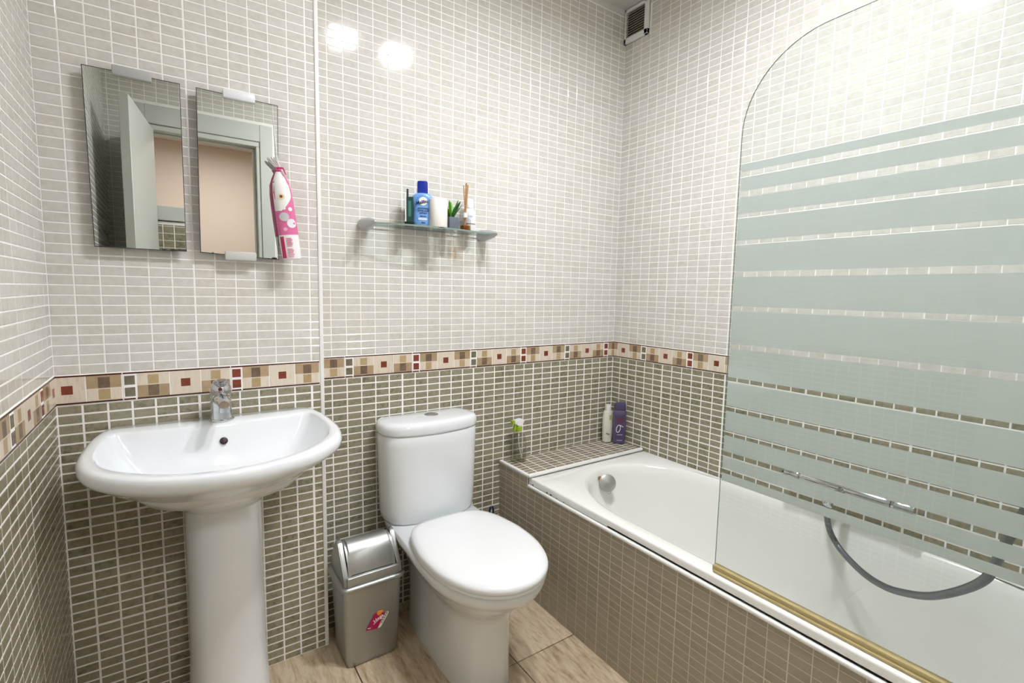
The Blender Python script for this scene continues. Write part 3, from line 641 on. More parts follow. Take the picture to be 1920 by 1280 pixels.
# hood: side profile swept in x, front slope open for the flap
def hood_prof(t):   # outline in (y, z) of the hood, front -> top -> back
    return [(-0.085, 0.295), (-0.083, 0.317), (-0.077, 0.331), (-0.018, 0.412), (-0.006, 0.421), (0.012, 0.421), (0.024, 0.412), (0.077, 0.338), (0.083, 0.320), (0.085, 0.295)]
def hood_cheek(x0, x1):
    pr = hood_prof(0); n = len(pr)
    bm = bmesh.new(); V = [[bm.verts.new((BX + x, BY + y * (0.98 if k else 1), z)) for y, z in pr] for k, x in enumerate((x0, x1))]
    bm.faces.new(V[0]); bm.faces.new(V[1])
    for i in range(n): bm.faces.new((V[0][i], V[0][(i + 1) % n], V[1][(i + 1) % n], V[1][i]))
    bmesh.ops.bevel(bm, geom=[e for e in bm.edges], offset=0.003, segments=2, affect='EDGES')
    return bm_mesh('hood_cheek', bm, M['silver'], True, 40)
part('hood_cheek', hood_cheek(-0.098, -0.083), bi); part('hood_cheek', hood_cheek(0.083, 0.098), bi)
part('hood_front', box((BX - 0.09, BY - 0.088, 0.294), (BX + 0.09, BY - 0.073, 0.326), M['silver'], 0.005, 3, 'hood_front'), bi)
part('hood_rear', box((BX - 0.09, BY + 0.073, 0.294), (BX + 0.09, BY + 0.088, 0.332), M['silver'], 0.005, 3, 'hood_rear'), bi)
fl_ = []
for i in range(13):
    t_ = i / 12; y = -0.071 + 0.142 * t_; z = 0.324 + 0.092 * math.sin(PI * t_) ** 0.62
    fl_.append((y, z))
def flap():
    bm = bmesh.new(); cols = []
    for x in (-0.0805, -0.074, -0.070, 0.070, 0.074, 0.0805):
        inset = -0.004 if abs(x) > 0.072 else 0.0015
        cols.append([bm.verts.new((BX + x, BY + y, z + inset)) for y, z in fl_])
    low = [[bm.verts.new((BX + x, BY + y * 0.93, z - 0.012)) for y, z in fl_] for x in (-0.0805, 0.0805)]
    for a, b in zip(cols[:-1], cols[1:]):
        for i in range(12): bm.faces.new((a[i], a[i + 1], b[i + 1], b[i]))
    for i in range(12):
        bm.faces.new((cols[0][i], low[0][i], low[0][i + 1], cols[0][i + 1])); bm.faces.new((cols[-1][i], cols[-1][i + 1], low[1][i + 1], low[1][i])); bm.faces.new((low[0][i], low[1][i], low[1][i + 1], low[0][i + 1]))
    for k in (0, 12):
        bm.faces.new([c[k] for c in cols] + [low[1][k], low[0][k]])
    return bm_mesh('swing_flap', bm, M['silver'], True, 35)
part('swing_flap', flap(), bi)
part('inner_shadow_sheet', box((BX - 0.08, BY - 0.072, 0.292), (BX + 0.08, BY + 0.072, 0.298), M['black'], name='inner_shadow'), bi)  # black sheet standing in for the shade inside the hood
# price tag on the front face
tagf = BY - 0.0815
tu = Vector((0.87, 0, 0.30)).normalized() ; tvv = Vector((0.45, 0, 0.87)).normalized()
to = Vector((0.797, -0.2478, 0.150))
def quad_slab(pts2, y0, th, m, name):
    v = [(p[0], y0, p[1]) for p in pts2] + [(p[0], y0 - th, p[1]) for p in pts2]; n = len(pts2)
    return mesh_py(name, v, [tuple(n + i for i in range(n)), tuple(reversed(range(n)))] + [(i, (i + 1) % n, n + (i + 1) % n, n + i) for i in range(n)], [m])
pt = thing('price_tag', 'pink and white cardboard price tag stuck on the front of the silver bin', 'tag', to)
tA = [(0.7665, 0.128), (0.795, 0.1245), (0.8155, 0.158), (0.791, 0.1655), (0.786, 0.162)]
tW = [(0.795, 0.1245), (0.803, 0.1245), (0.8235, 0.1555), (0.822, 0.1595), (0.8155, 0.158)]
part('card', quad_slab(tA, to.y, 0.0012, mat('magenta_card', (168, 18, 78), 0.4), 'card'), pt)
part('white_strip', quad_slab(tW, to.y, 0.0012, mat('white_card', (222, 220, 205), 0.5), 'white_strip'), pt)
part('orange_emblem', lathe([(0, 0), (0.0062, 0), (0.0052, -0.0010), (0, -0.0012)], (0.800, to.y - 0.0010, 0.1625), mat('orange_print', (236, 140, 40), 0.5), 14, 'orange_emblem', 'y'), pt)
part('emblem_leaf', lathe([(0, 0), (0.004, 0), (0, -0.001)], (0.8065, to.y - 0.0010, 0.1645), mat('amber_print', (220, 150, 50), 0.5), 12, 'emblem_leaf', 'y'), pt)
wht = mat('white_print', (245, 235, 238), 0.5); drk = mat('dark_print', (40, 40, 44), 0.6)
part('lettering', text_mesh('Hega', 0.0125, frame_mtx((0.7975, to.y - 0.0014, 0.1495), (0.86, 0, 0.42), (-0.3, 0, 1)), wht, 0.0002, 0.0002), pt)
part('underline', quad_slab([(0.785, 0.1375), (0.7995, 0.1463), (0.7993, 0.1475), (0.7846, 0.1388)], to.y - 0.0012, 0.0004, wht, 'underline'), pt)
for i in range(5):
    b = Vector((0.8035 + 0.0032 * i, 0, 0.135 + 0.0048 * i)); part('print_mark', quad_slab([(b.x, b.z), (b.x + 0.0022, b.z), (b.x + 0.0035, b.z + 0.003), (b.x + 0.0013, b.z + 0.003)], to.y - 0.0012, 0.0003, drk, 'print_mark'), pt)
part('lettering', quad_slab([(0.7705, 0.1318), (0.7775, 0.1308), (0.7785, 0.1325), (0.7712, 0.1335)], to.y - 0.0012, 0.0003, wht, 'lettering'), pt)
for o in [q for q in pt.children]:
    o.data.transform(Matrix.Translation(Vector((0.7945, to.y, 0.146))) @ Matrix.Diagonal((1.4, 1.0, 1.4, 1.0)) @ Matrix.Translation(-Vector((0.7945, to.y, 0.146))))

# ------------------------------------------------------------------ mirrors
def wall_mirror(x0, x1, z0, z1, skew, label, chips_):
    yb, yf = -0.100, -0.105
    t = thing('wall_mirror', label, 'mirror', ((x0 + x1) / 2, yf, z0))
    c = [(x0 + skew[0], z1), (x1 + skew[1], z1 + skew[4]), (x1 + skew[2], z0), (x0 + skew[3], z0 + skew[5])]
    v = [(x, yf, z) for x, z in c] + [(x, yb, z) for x, z in c]
    part('glass', mesh_py('glass', v, [(0, 3, 2, 1), (4, 5, 6, 7), (0, 1, 5, 4), (1, 2, 6, 5), (2, 3, 7, 6), (3, 0, 4, 7)], [M['mirror'], M['mirror_edge']], False, [0, 1, 1, 1, 1, 1]), t)
    e = 0.0016
    for (a, b) in ((c[0], c[1]), (c[1], c[2]), (c[2], c[3]), (c[3], c[0])):
        d = Vector((b[0] - a[0], b[1] - a[1])); n = Vector((d.y, -d.x)).normalized() * e
        part('dark_edge', mesh_py('dark_edge', [(a[0], yf - 0.0004, a[1]), (b[0], yf - 0.0004, b[1]), (b[0] + n.x, yf - 0.0004, b[1] + n.y), (a[0] + n.x, yf - 0.0004, a[1] + n.y)], [(0, 1, 2, 3)], [M['mirror_edge']]), t)
    for cx_, cz_, r_ in chips_:
        pts = [(cx_ + r_ * (0.7 + 0.5 * random.random()) * math.cos(a), yf - 0.0006, cz_ + 0.45 * r_ * (0.7 + 0.5 * random.random()) * math.sin(a)) for a in [2 * PI * i / 9 for i in range(9)]]
        part('worn_patch', mesh_py('worn_patch', pts, [tuple(range(9))], [M['mirror_edge']]), t)
    for xx in ((x0 * 2 + x1) / 3, (x0 + x1 * 2) / 3):
        for zz_ in (z0 + 0.06, z1 - 0.06):
            part('spacer', lathe([(0, 0), (0.012, 0), (0.012, 0.0180), (0, 0.0180)], (xx, yb, zz_), M['wall_dark'], 12, 'spacer', 'y'), t)
    return t
ml_ = wall_mirror(0.0965, 0.3030, 1.362, 1.8145, (0, 0, -0.0015, 0.004, 0.003, 0), 'frameless rectangular wall mirror nearest the left corner, with one grey clip on top', [(0.285, 1.365, 0.008), (0.27, 1.364, 0.010), (0.25, 1.3635, 0.007), (0.297, 1.365, 0.007), (0.3015, 1.60, 0.002)])
mr_ = wall_mirror(0.3398, 0.5480, 1.352, 1.8170, (0, 0.001, -0.0075, -0.0055, -0.003, 0.010), 'frameless rectangular wall mirror beside the hanging bag, with clips on top and bottom', [(0.528, 1.355, 0.008), (0.512, 1.354, 0.004), (0.365, 1.363, 0.003)])
def clip(par, x0, x1, z0, z1, m, skew=0.0):
    t_ = Matrix.Translation(((x0 + x1) / 2, -0.108, (z0 + z1) / 2)) @ Matrix.Rotation(skew, 4, 'Y')
    part('clip', box((-(x1 - x0) / 2, -0.006, -(z1 - z0) / 2), ((x1 - x0) / 2, 0.028, (z1 - z0) / 2), m, 0.004, 2, 'clip', t_), par)
clip(ml_, 0.157, 0.240, 1.803, 1.829, mat('grey_plastic_clip', (170, 170, 168), 0.5), 0.01)
clip(mr_, 0.404, 0.487, 1.804, 1.829, mat('white_plastic_clip', (226, 228, 230), 0.4), 0.0)
clip(mr_, 0.395, 0.478, 1.344, 1.3695, mat('worn_plastic_clip', (200, 200, 194), 0.5), 0.0)

# ------------------------------------------------------------------ cotton pad bag hanging on the right mirror
bg = thing('cotton_pad_bag', 'pink and white tube bag of cotton pads hanging on a string from the mirror corner', 'bag', (0.55, -0.13, 1.35))
pinkp = mat('pink_print_plastic', (222, 110, 160), 0.25); pinkd = mat('dark_pink_plastic', (196, 40, 100), 0.3); whitep = mat('white_print_plastic', (240, 236, 236), 0.25)
A0, A1 = Vector((0.574, -0.134, 1.352)), Vector((0.541, -0.130, 1.632))
axd = (A1 - A0); axl = axd.length; axn = axd.normalized(); sxv = Vector((1, 0, 0)) - axn * axn.x; sxv.normalize(); fyv = Vector((0, -1, 0))
def bag_ring(t_, hw, hd, n=24):
    c = A0 + axd * t_
    return [c + sxv * (hw * math.cos(2 * PI * i / n)) + fyv * (hd * math.sin(2 * PI * i / n)) for i in range(n)]
def bag_at(t_, s_): # point on the front of the bag at height t_ and side s_ (-1..1)
    return A0 + axd * t_ + sxv * (s_ * 0.0285) + fyv * (0.0215 * math.sqrt(max(0, 1 - s_ * s_)) + 0.0008)
part('label_end', loft([bag_ring(t_, a, b) for t_, a, b in ((0.0, 0.021, 0.012), (0.01, 0.027, 0.019), (0.10, 0.0285, 0.0212), (0.268, 0.0285, 0.0215))], whitep, True, False, 'label_end'), bg)
part('printed_sleeve', loft([bag_ring(t_, a, b) for t_, a, b in ((0.266, 0.0287, 0.0217), (0.45, 0.0287, 0.0217), (0.60, 0.0282, 0.0213), (0.72, 0.0270, 0.021), (0.82, 0.0235, 0.018), (0.90, 0.014, 0.011), (0.94, 0.008, 0.006))], pinkp, False, False, 'printed_sleeve'), bg)
part('gathered_neck', loft([bag_ring(t_, a, b) for t_, a, b in ((0.93, 0.008, 0.006), (0.955, 0.0075, 0.006), (0.98, 0.011, 0.007))], pinkp, True, True, 'gathered_neck'), bg)
def frill():
    v = []; f = []; n = 9
    for k, (t_, wd_, lean) in enumerate(((0.965, 0.006, 0.0), (1.0, 0.010, -0.004), (1.04, 0.013, -0.011), (1.075, 0.011, -0.017))):
        for j in range(n):
            q = j / (n - 1) * 2 - 1
            v.append(A0 + axd * (t_ + (0.012 * ((j * 5) % 3 - 1) if k == 3 else 0)) + sxv * (q * wd_ + lean) + fyv * (0.0035 * (1 if j % 2 else -1) * (0.3 + 0.3 * k)))
    for k in range(3):
        for j in range(n - 1): f.append((k * n + j, k * n + j + 1, (k + 1) * n + j + 1, (k + 1) * n + j))
    return mesh_py('frill', v, f, [whitep])
part('frill', frill(), bg)
part('drawstring', tube([bag_at(0.97, -0.2) + Vector((0, 0.012, 0)), bag_at(0.965, 0.35) + Vector((0, 0.006, 0)), bag_at(0.90, 0.55)], 0.0026, pinkd, 8, 'drawstring'), bg)
def patch(t0, t1, s0f, s1f, m, nm, off=0.0, nt_=14, ns=10):
    v = []; f = []
    for i in range(nt_ + 1):
        t_ = t0 + (t1 - t0) * i / nt_; a, b = s0f(t_), s1f(t_)
        kp = ((0.0, 1.0), (0.60, 0.985), (0.72, 0.945), (0.82, 0.825), (0.90, 0.495), (0.95, 0.28))
        k = next((k0 + (k1 - k0) * (t_ - q0_) / (q1_ - q0_) for (q0_, k0), (q1_, k1) in zip(kp[:-1], kp[1:]) if q0_ <= t_ <= q1_), 0.28)
        for j in range(ns + 1):
            s_ = a + (b - a) * j / ns
            v.append(A0 + axd * t_ + sxv * (s_ * 0.0287 * k) + fyv * ((0.0218 * k) * math.sqrt(max(0, 1 - s_ * s_)) + 0.0006 + off))
    for i in range(nt_):
        for j in range(ns): f.append((i * (ns + 1) + j, i * (ns + 1) + j + 1, (i + 1) * (ns + 1) + j + 1, (i + 1) * (ns + 1) + j))
    return mesh_py(nm, v, f, [m], True)
part('white_window', patch(0.52, 0.93, lambda t_: -0.98, lambda t_: min(0.75, -0.9 + 1.9 * ((t_ - 0.5) / 0.2) ** 0.6) if t_ < 0.8 else 0.6, M['white'], 'white_window'), bg)
def disc(t0, s0, r, m, nm):
    v = [bag_at(t0, s0) + fyv * 0.0004]; f = []
    for i in range(20):
        a = 2 * PI * i / 20; v.append(bag_at(t0 + r * math.sin(a) / axl, s0 + r * math.cos(a) / 0.0285) + fyv * 0.0002)
    for i in range(20): f.append((0, 1 + i, 1 + (i + 1) % 20))
    return mesh_py(nm, v, f, [m], True)
greyp = mat('grey_pad_print', (196, 194, 196), 0.4)
for t0, s0, r, m in ((0.455, -0.28, 0.0135, greyp), (0.385, 0.36, 0.0135, mat('pale_pad_print', (230, 226, 230), 0.4)), (0.535, 0.42, 0.006, M['white']), (0.325, -0.35, 0.0055, mat('light_pink_print', (236, 180, 205), 0.4)), (0.545, -0.18, 0.0045, M['white'])):
    part('printed_dot', disc(t0, s0, r, m, 'printed_dot'), bg)
part('round_emblem', disc(0.665, -0.30, 0.0095, mat('cream_emblem', (226, 214, 176), 0.5), 'round_emblem'), bg)
em2 = disc(0.668, -0.30, 0.0042, mat('brown_emblem', (150, 60, 40), 0.5), 'emblem_mark'); em2.transform(Matrix.Translation((0, -0.0007, 0))); part('emblem_mark', em2, bg)
part('side_stripe', patch(0.02, 0.25, lambda t_: -0.93, lambda t_: -0.62, pinkd, 'side_stripe'), bg)
txm = mat('pink_text_print', (214, 120, 150), 0.5)
for blk in (0.03, 0.145):
    for i in range(7):
        t_ = blk + i * 0.0135
        part('lettering', patch(t_, t_ + 0.007, lambda q: -0.45, lambda q: 0.08 + 0.12 * ((i * 7) % 3) / 2, txm, 'lettering', 0.0004, 1, 6), bg)
part('string', tube(smooth_path([(0.534, -0.106, 1.800), (0.5365, -0.108, 1.74), (0.5405, -0.116, 1.68), (0.546, -0.124, 1.62), (0.552, -0.142, 1.592)]), 0.0011, M['white'], 6, 'string'), bg)

# ------------------------------------------------------------------ glass shelf
SZ = 1.500
sh = thing('glass_shelf', 'bow-fronted glass wall shelf on two grey bullet brackets', 'shelf', (1.095, -0.06, SZ))
sx0, sx1 = 0.845, 1.330
front = [(sx0 + (sx1 - sx0) * i / 24, -0.085 - 0.042 * math.sin(PI * i / 24)) for i in range(25)]
outl = [(sx0, -0.012)] + front + [(sx1, -0.012)]
nO = len(outl); sv = [(x, y, SZ) for x, y in outl] + [(x, y, SZ - 0.006) for x, y in outl]
part('glass', mesh_py('glass', sv, [tuple(reversed(range(nO))), tuple(nO + i for i in range(nO))] + [(i, (i + 1) % nO, nO + (i + 1) % nO, nO + i) for i in range(nO)], [M['shelf_glass'], M['glass_edge']], False, [0, 0] + [1] * nO), sh)
for bxx in (sx0 - 0.004, sx1 + 0.004):
    part('bracket', lathe([(0.0, 0.0), (0.0225, 0.0), (0.0235, -0.012), (0.0225, -0.035), (0.0195, -0.065), (0.014, -0.095), (0.008, -0.115), (0.003, -0.124), (0.0, -0.125)], (bxx, 0, SZ - 0.003), M['satin'], 28, 'bracket', 'y'), sh)

# things on the shelf
bk = thing('slim_box', 'slim dark green box with a white edge at the left end of the glass shelf', 'box', (0.985, -0.06, SZ))
rz = Matrix.Translation((0.984, -0.062, SZ)) @ Matrix.Rotation(math.radians(-23), 4, 'Z')
part('side_panel', box((-0.009, -0.03, 0.012), (-0.005, 0.03, 0.112), M['white'], 0.0, 1, 'side_panel', rz), bk)
part('carton', box((-0.005, -0.03, 0.010), (0.02, 0.03, 0.10), mat('dark_green_print', (22, 66, 62), 0.3), 0.001, 1, 'carton', rz), bk)
part('base', box((-0.011, -0.032, 0.0), (0.022, 0.032, 0.012), M['black'], 0.001, 1, 'base', rz), bk)
part('tab', box((-0.004, -0.026, 0.10), (0.003, -0.008, 0.128), mat('charcoal_tab', (40, 44, 42), 0.4), 0.001, 1, 'tab', rz), bk)
part('leaf_print', box((0.002, -0.0312, 0.03), (0.012, -0.030, 0.085), mat('teal_print', (60, 120, 108), 0.4), 0, 1, 'leaf_print', rz), bk)

LBX, LBY = 1.041, -0.064
lb = thing('lotion_bottle', 'light blue lotion bottle with a dark blue cap on the glass shelf', 'bottle', (LBX, LBY, SZ))
blu = mat('light_blue_plastic', (118, 168, 226), 0.3); dblu = mat('dark_blue_cap', (16, 40, 150), 0.25)
yaw_b = Matrix.Translation((LBX, LBY, SZ)) @ Matrix.Rotation(math.radians(-22), 4, 'Z')
def oval(hw, hd, z, n=28, p=2.6):
    hw *= 1.10
    return [yaw_b @ Vector((hw * math.copysign(abs(math.cos(2 * PI * i / n)) ** (2 / p), math.cos(2 * PI * i / n)), hd * math.copysign(abs(math.sin(2 * PI * i / n)) ** (2 / p), math.sin(2 * PI * i / n)), z)) for i in range(n)]
part('bottle_body', loft([oval(*a) for a in ((0.028, 0.013, 0.0), (0.031, 0.016, 0.003), (0.0325, 0.018, 0.02), (0.031, 0.0175, 0.045), (0.0305, 0.017, 0.06), (0.034, 0.018, 0.082), (0.036, 0.0185, 0.098), (0.034, 0.0175, 0.110), (0.027, 0.0155, 0.119), (0.018, 0.013, 0.123), (0.012, 0.010, 0.124))], blu, True, True, 'bottle_body', 60), lb)
part('cap', loft([oval(a, b, z, 28, 4) for a, b, z in ((0.0165, 0.0125, 0.1225), (0.0180, 0.014, 0.124), (0.0175, 0.0135, 0.158), (0.0165, 0.0125, 0.165), (0.014, 0.010, 0.1668))], dblu, True, True, 'cap', 40), lb)
def on_b(x, z, d=0.0185): return yaw_b @ Vector((x, -d, z))
bu = yaw_b.to_3x3() @ Vector((1, 0, 0))
bd_ = mesh_py('white_badge', [on_b(0.002, 0.092, 0.0193)] + [on_b(0.002 + 0.0155 * math.cos(2 * PI * i / 24), 0.092 + 0.0155 * math.sin(2 * PI * i / 24), 0.0190) for i in range(24)], [(0, 1 + i, 1 + (i + 1) % 24) for i in range(24)], [M['white']])
part('white_badge', bd_, lb)
navy2 = mat('navy_print', (20, 40, 96), 0.5)
part('lettering', text_mesh('Malibu', 0.0165, frame_mtx(on_b(-0.002, 0.0885, 0.0197), bu + Vector((0, 0, 0.22)), (0, 0, 1)), navy2, 0.0002, 0.0005), lb)
for tx, zz_, sz_ in (('SOOTHING', 0.066, 0.0075), ('AFTER SUN', 0.0575, 0.0075), ('LOTION', 0.049, 0.007), ('aloe vera', 0.0385, 0.006), ('200ml', 0.0145, 0.006)):
    part('lettering', text_mesh(tx, sz_, frame_mtx(on_b(0.002, zz_, 0.0186), bu, (0, 0, 1)), navy2, 0.0002, 0.0002), lb)
part('white_panel', mesh_py('white_panel', [on_b(-0.016, 0.024, 0.0187), on_b(0.016, 0.024, 0.0187), on_b(0.016, 0.032, 0.0187), on_b(-0.016, 0.032, 0.0187)], [(0, 1, 2, 3)], [mat('pale_blue_panel', (206, 222, 240), 0.5)]), lb)
for i in range(9):
    a = math.radians(20 + 140 * i / 8)
    p0 = on_b(0.002 + 0.020 * math.cos(a), 0.092 + 0.018 * math.sin(a), 0.0188); p1 = on_b(0.002 + 0.027 * math.cos(a), 0.092 + 0.024 * math.sin(a), 0.0186)
    part('sun_ray', tube([p0, p1], 0.0007, mat('ray_print', (92, 140, 205), 0.4) if i == 0 else bpy.data.materials['ray_print'], 5, 'sun_ray'), lb)

pr_ = thing('candle', 'plain white cylinder candle in the middle of the glass shelf', 'candle', (1.0895, -0.098, SZ))
part('wax', lathe([(0, 0.0), (0.0325, 0.0), (0.0335, 0.002), (0.0335, 0.1005), (0.032, 0.1025), (0.028, 0.1022), (0, 0.0995)], (1.0895, -0.098, SZ), mat('warm_white_wax', (240, 236, 228), 0.5), 40, 'wax'), pr_)
part('wick', tube([(1.0895, -0.098, SZ + 0.099), (1.09, -0.098, SZ + 0.104)], 0.0008, M['black'], 6, 'wick'), pr_)

pp = thing('potted_plant', 'small green artificial plant in a square slate grey pot on the shelf', 'plant', (1.156, -0.070, SZ))
pmx = Matrix.Translation((1.158, -0.068, SZ + 0.0006)) @ Matrix.Rotation(math.radians(8), 4, 'Z')
part('pot', box((-0.022, -0.022, 0), (0.022, 0.022, 0.046), mat('slate_grey_pot', (98, 108, 118), 0.6), 0.0015, 2, 'pot', pmx), pp)
part('soil', box((-0.019, -0.019, 0.0455), (0.019, 0.019, 0.0468), mat('dark_soil', (50, 42, 32), 0.9), 0, 1, 'soil', pmx), pp)
gm = [mat('leaf_green', (40, 118, 36), 0.4), mat('bright_leaf_green', (112, 178, 52), 0.4), mat('dark_leaf', (48, 66, 46), 0.4)]
for i in range(20):
    az = 2 * PI * i * 0.382 + 0.4; tilt = 0.15 + 0.5 * ((i * 37) % 10) / 10; L_ = 0.050 + 0.034 * ((i * 53) % 10) / 10; wd = 0.0056 + 0.002 * (i % 3)
    dirv = Vector((math.sin(tilt) * math.cos(az), math.sin(tilt) * math.sin(az), math.cos(tilt))); sd = Vector((-math.sin(az), math.cos(az), 0)); st = Vector((1.158 + 0.008 * math.cos(az), -0.068 + 0.008 * math.sin(az), SZ + 0.045))
    nrm = sd.cross(dirv).normalized(); v = []; f = []
    prof = [(0, 0.25), (0.3, 0.9), (0.6, 1.0), (0.85, 0.6), (1.0, 0.05)]
    for q, ww in prof:
        c = st + dirv * (L_ * q) + Vector((math.cos(az), math.sin(az), 0)) * (0.010 * q * q) - Vector((0, 0, 0.006 * q * q))
        for side, up_ in ((-1, 0.0012), (0, 0), (1, 0.0012)): v.append(c + sd * (side * wd * ww) + nrm * up_)
    for a in range(4):
        for b in range(2): f.append((a * 3 + b, a * 3 + b + 1, a * 3 + b + 4, a * 3 + b + 3))
    part('leaf', mesh_py('leaf', v, f, [gm[0 if i % 4 else 1] if i % 5 else gm[2]], True), pp)

df = thing('reed_diffuser', 'small amber reed diffuser bottle with wooden sticks on the shelf', 'diffuser', (1.214, -0.083, SZ))
dc = Vector((1.212, -0.083, SZ))
part('glass_bottle', loft([rrect(dc.x, dc.y, a, a, r, SZ + z) for a, r, z in ((0.0165, 0.005, 0.0), (0.018, 0.006, 0.002), (0.018, 0.006, 0.040), (0.014, 0.006, 0.047), (0.008, 0.005, 0.051))], M['clear'], True, False, 'glass_bottle'), df)
amb = thin_glass('amber_liquid', (0.75, 0.45, 0.12), 0.5)
part('oil', loft([rrect(dc.x, dc.y, 0.0155, 0.0155, 0.005, SZ + z) for z in (0.002, 0.019)], amb, True, True, 'oil'), df)
part('neck_collar', lathe([(0, 0.050), (0.0085, 0.050), (0.0090, 0.052), (0.0090, 0.066), (0.0085, 0.068), (0, 0.068)], dc, M['trim'], 20, 'neck_collar'), df)
wood = mat('reed_wood', (178, 132, 82), 0.6)
for i, (ax_, ay_) in enumerate(((-0.006, 0.004), (-0.001, -0.004), (0.004, 0.003), (0.009, -0.002), (0.013, 0.004), (0.001, -0.006))):
    part('reed_stick', tube([dc + Vector((-ax_ * 0.5, -ay_ * 0.5, 0.006)), dc + Vector((0.0, 0.0, 0.068)) + Vector((ax_ * 0.15, ay_ * 0.15, 0)), dc + Vector((ax_, ay_, 0.172 + 0.004 * (i % 3)))], 0.0022, wood, 6, 'reed_stick'), df)

wbt = thing('white_bottle', 'white lotion bottle with a label behind the reed diffuser on the shelf', 'bottle', (1.252, -0.045, SZ))
part('bottle_body', lathe([(0, 0), (0.021, 0), (0.023, 0.003), (0.023, 0.075), (0.021, 0.085), (0.014, 0.092), (0.012, 0.094), (0, 0.094)], (1.252, -0.045, SZ), mat('white_bottle_plastic', (236, 238, 240), 0.3), 28, 'bottle_body'), wbt)
part('cap', lathe([(0, 0.094), (0.015, 0.094), (0.0155, 0.097), (0.0145, 0.128), (0.013, 0.130), (0, 0.130)], (1.252, -0.045, SZ), mat('white_cap', (242, 243, 244), 0.3), 24, 'cap'), wbt)
part('label_line', lathe([(0.0232, 0.030), (0.0234, 0.030), (0.0234, 0.034), (0.0232, 0.034)], (1.252, -0.045, SZ), mat('brown_line_print', (150, 110, 96), 0.5), 28, 'label_line'), wbt)
dv = Vector((0.30 - 1.252, -1.79 + 0.045, 0)).normalized()
part('lettering', text_mesh('AFTER', 0.009, frame_mtx(Vector((1.252, -0.045, SZ + 0.060)) + dv * 0.0236, Vector((-dv.y, dv.x, 0)), (0, 0, 1)), mat('grey_blue_print', (120, 140, 160), 0.5), 0.0002), wbt)

# ------------------------------------------------------------------ bottles on the tiled ledge
SPX, SPY = 1.512, -0.050
sp = thing('spray_bottle', 'clear spray bottle with lime green and white trigger head on the ledge', 'spray bottle', (SPX, SPY, ZL))
part('bottle_body', lathe([(0, 0.002), (0.034, 0.002), (0.0365, 0.006), (0.0365, 0.085), (0.033, 0.108), (0.024, 0.125), (0.0135, 0.133), (0.0125, 0.140)], (SPX, SPY, ZL), M['clear'], 32, 'bottle_body'), sp)
liq = thin_glass('clear_liquid', (0.90, 0.90, 0.86), 0.3)
part('liquid', lathe([(0, 0.005), (0.033, 0.005), (0.0345, 0.009), (0.0345, 0.030), (0, 0.030)], (SPX, SPY, ZL), liq, 28, 'liquid'), sp)
part('dip_tube', tube(smooth_path([(SPX, SPY, ZL + 0.14), (SPX + 0.001, SPY, ZL + 0.09), (SPX + 0.006, SPY - 0.004, ZL + 0.05), (SPX + 0.016, SPY - 0.008, ZL + 0.01)]), 0.0018, mat('milky_tube', (225, 225, 220), 0.4), 8, 'dip_tube'), sp)
lime = mat('lime_green_plastic', (150, 180, 30), 0.3)
part('screw_collar', lathe([(0, 0.138), (0.0145, 0.138), (0.0155, 0.141), (0.0145, 0.158), (0.010, 0.162), (0, 0.162)], (SPX, SPY, ZL), lime, 24, 'screw_collar'), sp)
def head_slab(pts2, y0, y1, m, name, bev=0.003):
    bm = bmesh.new(); a = [bm.verts.new((SPX + x, SPY + y0, ZL + z)) for x, z in pts2]; b = [bm.verts.new((SPX + x, SPY + y1, ZL + z)) for x, z in pts2]
    n = len(pts2); bm.faces.new(a); bm.faces.new(list(reversed(b)))
    for i in range(n): bm.faces.new((a[i], b[i], b[(i + 1) % n], a[(i + 1) % n]))
    bmesh.ops.bevel(bm, geom=bm.edges[:], offset=bev, segments=2, affect='EDGES'); return bm_mesh(name, bm, m)
part('trigger_head', head_slab([(-0.026, 0.172), (-0.024, 0.190), (0.006, 0.193), (0.026, 0.186), (0.014, 0.158), (-0.006, 0.160), (-0.014, 0.170)], -0.011, 0.011, mat('white_trigger_plastic', (240, 240, 240), 0.3), 'trigger_head'), sp)
part('nozzle', head_slab([(-0.040, 0.172), (-0.040, 0.189), (-0.026, 0.189), (-0.026, 0.172)], -0.009, 0.009, lime, 'nozzle', 0.002), sp)
part('trigger', head_slab([(-0.026, 0.172), (-0.016, 0.172), (-0.013, 0.158), (-0.022, 0.138), (-0.030, 0.134), (-0.026, 0.150)], -0.006, 0.006, lime, 'trigger', 0.002), sp)

wsb = thing('shampoo_bottle', 'cream white shampoo bottle on the ledge in the wall corner', 'bottle', (2.074, -0.046, ZL))
part('bottle_body', lathe([(0, 0), (0.024, 0), (0.028, 0.003), (0.030, 0.05), (0.0315, 0.09), (0.030, 0.13), (0.026, 0.155), (0.024, 0.160), (0, 0.162)], (2.074, -0.046, ZL), mat('cream_white_plastic', (222, 220, 204), 0.3), 28, 'bottle_body', sy=0.75), wsb)
part('cap', lathe([(0, 0.160), (0.0155, 0.160), (0.016, 0.163), (0.0155, 0.190), (0.014, 0.192), (0, 0.192)], (2.074, -0.046, ZL), mat('milky_white_cap', (226, 222, 216), 0.3), 24, 'cap'), wsb)
part('green_print', mesh_py('green_print', [(2.074 - 0.012 + 0.016 * (j / 6), -0.046 - 0.0305 * 0.75 * 0.99 * math.sqrt(1 - ((-0.012 + 0.016 * (j / 6)) / 0.0305) ** 2) - 0.0012, ZL + z) for z in (0.118, 0.142) for j in range(7)], [(j, j + 1, j + 8, j + 7) for j in range(6)], [mat('olive_print', (176, 178, 120), 0.5)]), wsb)
part('dark_print', tube([(2.050, -0.0625, ZL + 0.050), (2.058, -0.068, ZL + 0.045), (2.064, -0.071, ZL + 0.046)], 0.0016, drk, 6, 'dark_print'), wsb)

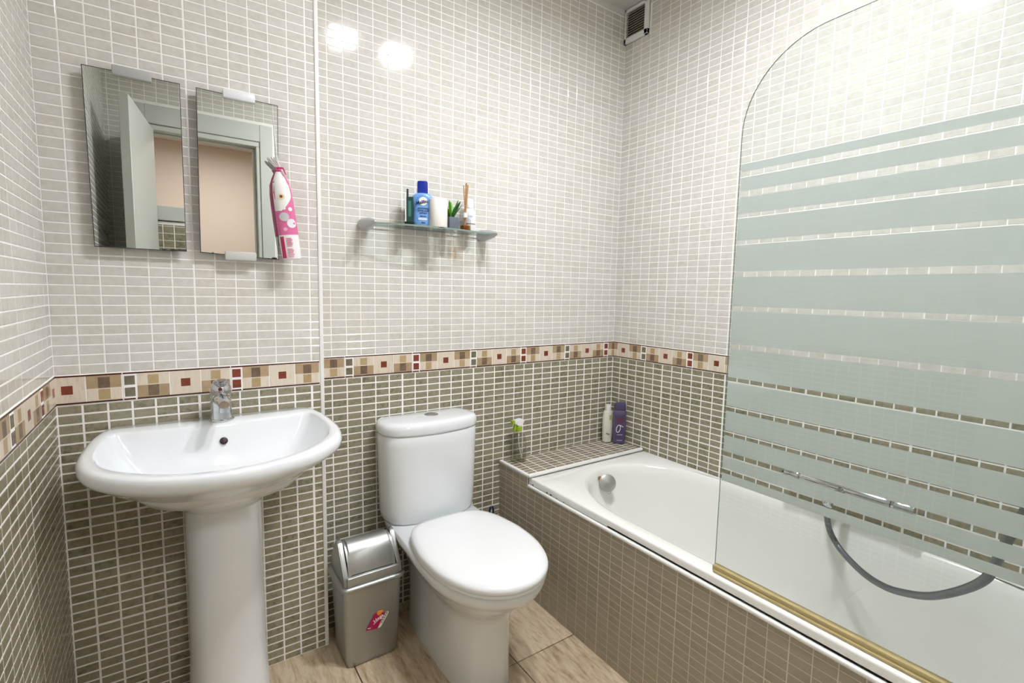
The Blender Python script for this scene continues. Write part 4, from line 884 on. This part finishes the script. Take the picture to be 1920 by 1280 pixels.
pub = thing('shower_gel_bottle', 'purple transparent shower gel bottle with white loop emblem on the ledge', 'bottle', (2.104, -0.098, ZL))
purp = mat('purple_plastic', (94, 84, 116), 0.2); purp2 = mat('dark_purple_label', (74, 64, 100), 0.35); maroon = mat('maroon_print', (96, 48, 72), 0.4)
def pov(hw, hd, z, n=28):
    c_, s_ = math.cos(math.radians(-38)), math.sin(math.radians(-38)); l = []
    for i in range(n):
        a = 2 * PI * i / n; x = hw * math.copysign(abs(math.cos(a)) ** 0.75, math.cos(a)); y = hd * math.copysign(abs(math.sin(a)) ** 0.75, math.sin(a))
        l.append(Vector((2.104 + c_ * x - s_ * y, -0.098 + s_ * x + c_ * y, ZL + z)))
    return l
part('bottle_body', loft([pov(*a) for a in ((0.026, 0.015, 0.0), (0.030, 0.019, 0.004), (0.0325, 0.021, 0.05), (0.033, 0.021, 0.12), (0.0315, 0.020, 0.165), (0.029, 0.018, 0.172))], purp, True, True, 'bottle_body'), pub)
part('cap', loft([pov(*a) for a in ((0.029, 0.018, 0.173), (0.0305, 0.0195, 0.175), (0.029, 0.0185, 0.200), (0.026, 0.016, 0.206), (0.02, 0.012, 0.208))], purp2, True, True, 'cap'), pub)
pf = Matrix.Translation((2.104, -0.098, ZL)) @ Matrix.Rotation(math.radians(-38), 4, 'Z')
part('label', mesh_py('label', [pf @ Vector((-0.027 + 0.054 * j / 8, -0.0215 * (abs(math.cos(math.asin(min(1, abs(-0.027 + 0.054 * j / 8) / 0.0335)))) ** 0.9) - 0.0012, z)) for z in (0.03, 0.15) for j in range(9)], [(j, j + 1, j + 10, j + 9) for j in range(8)], [purp2], True), pub)
part('maroon_band', mesh_py('maroon_band', [pf @ Vector((-0.018 + 0.036 * j / 8, -0.0232 * (abs(math.cos(math.asin(min(1, abs(-0.018 + 0.036 * j / 8) / 0.0335)))) ** 0.9) - 0.0006, z)) for z in (0.112, 0.135) for j in range(9)], [(j, j + 1, j + 10, j + 9) for j in range(8)], [maroon], True), pub)
part('loop_emblem', tube([pf @ Vector((-0.008 + 0.0095 * math.sin(a) + 0.003 * math.cos(a), -0.0238, 0.080 + 0.019 * math.cos(a))) for a in [2 * PI * i / 22 for i in range(22)]] + [pf @ Vector((0.004, -0.0238, 0.096)), pf @ Vector((0.016, -0.0232, 0.089))], 0.0016, M['white'], 6, 'loop_emblem'), pub)
for zz_ in (0.047, 0.018):
    part('print_line', mesh_py('print_line', [pf @ Vector((x, -0.0232, z)) for z in (zz_, zz_ + 0.004) for x in (-0.014, 0.014)], [(0, 1, 3, 2)], [mat('lilac_print', (168, 158, 196), 0.5)]), pub)
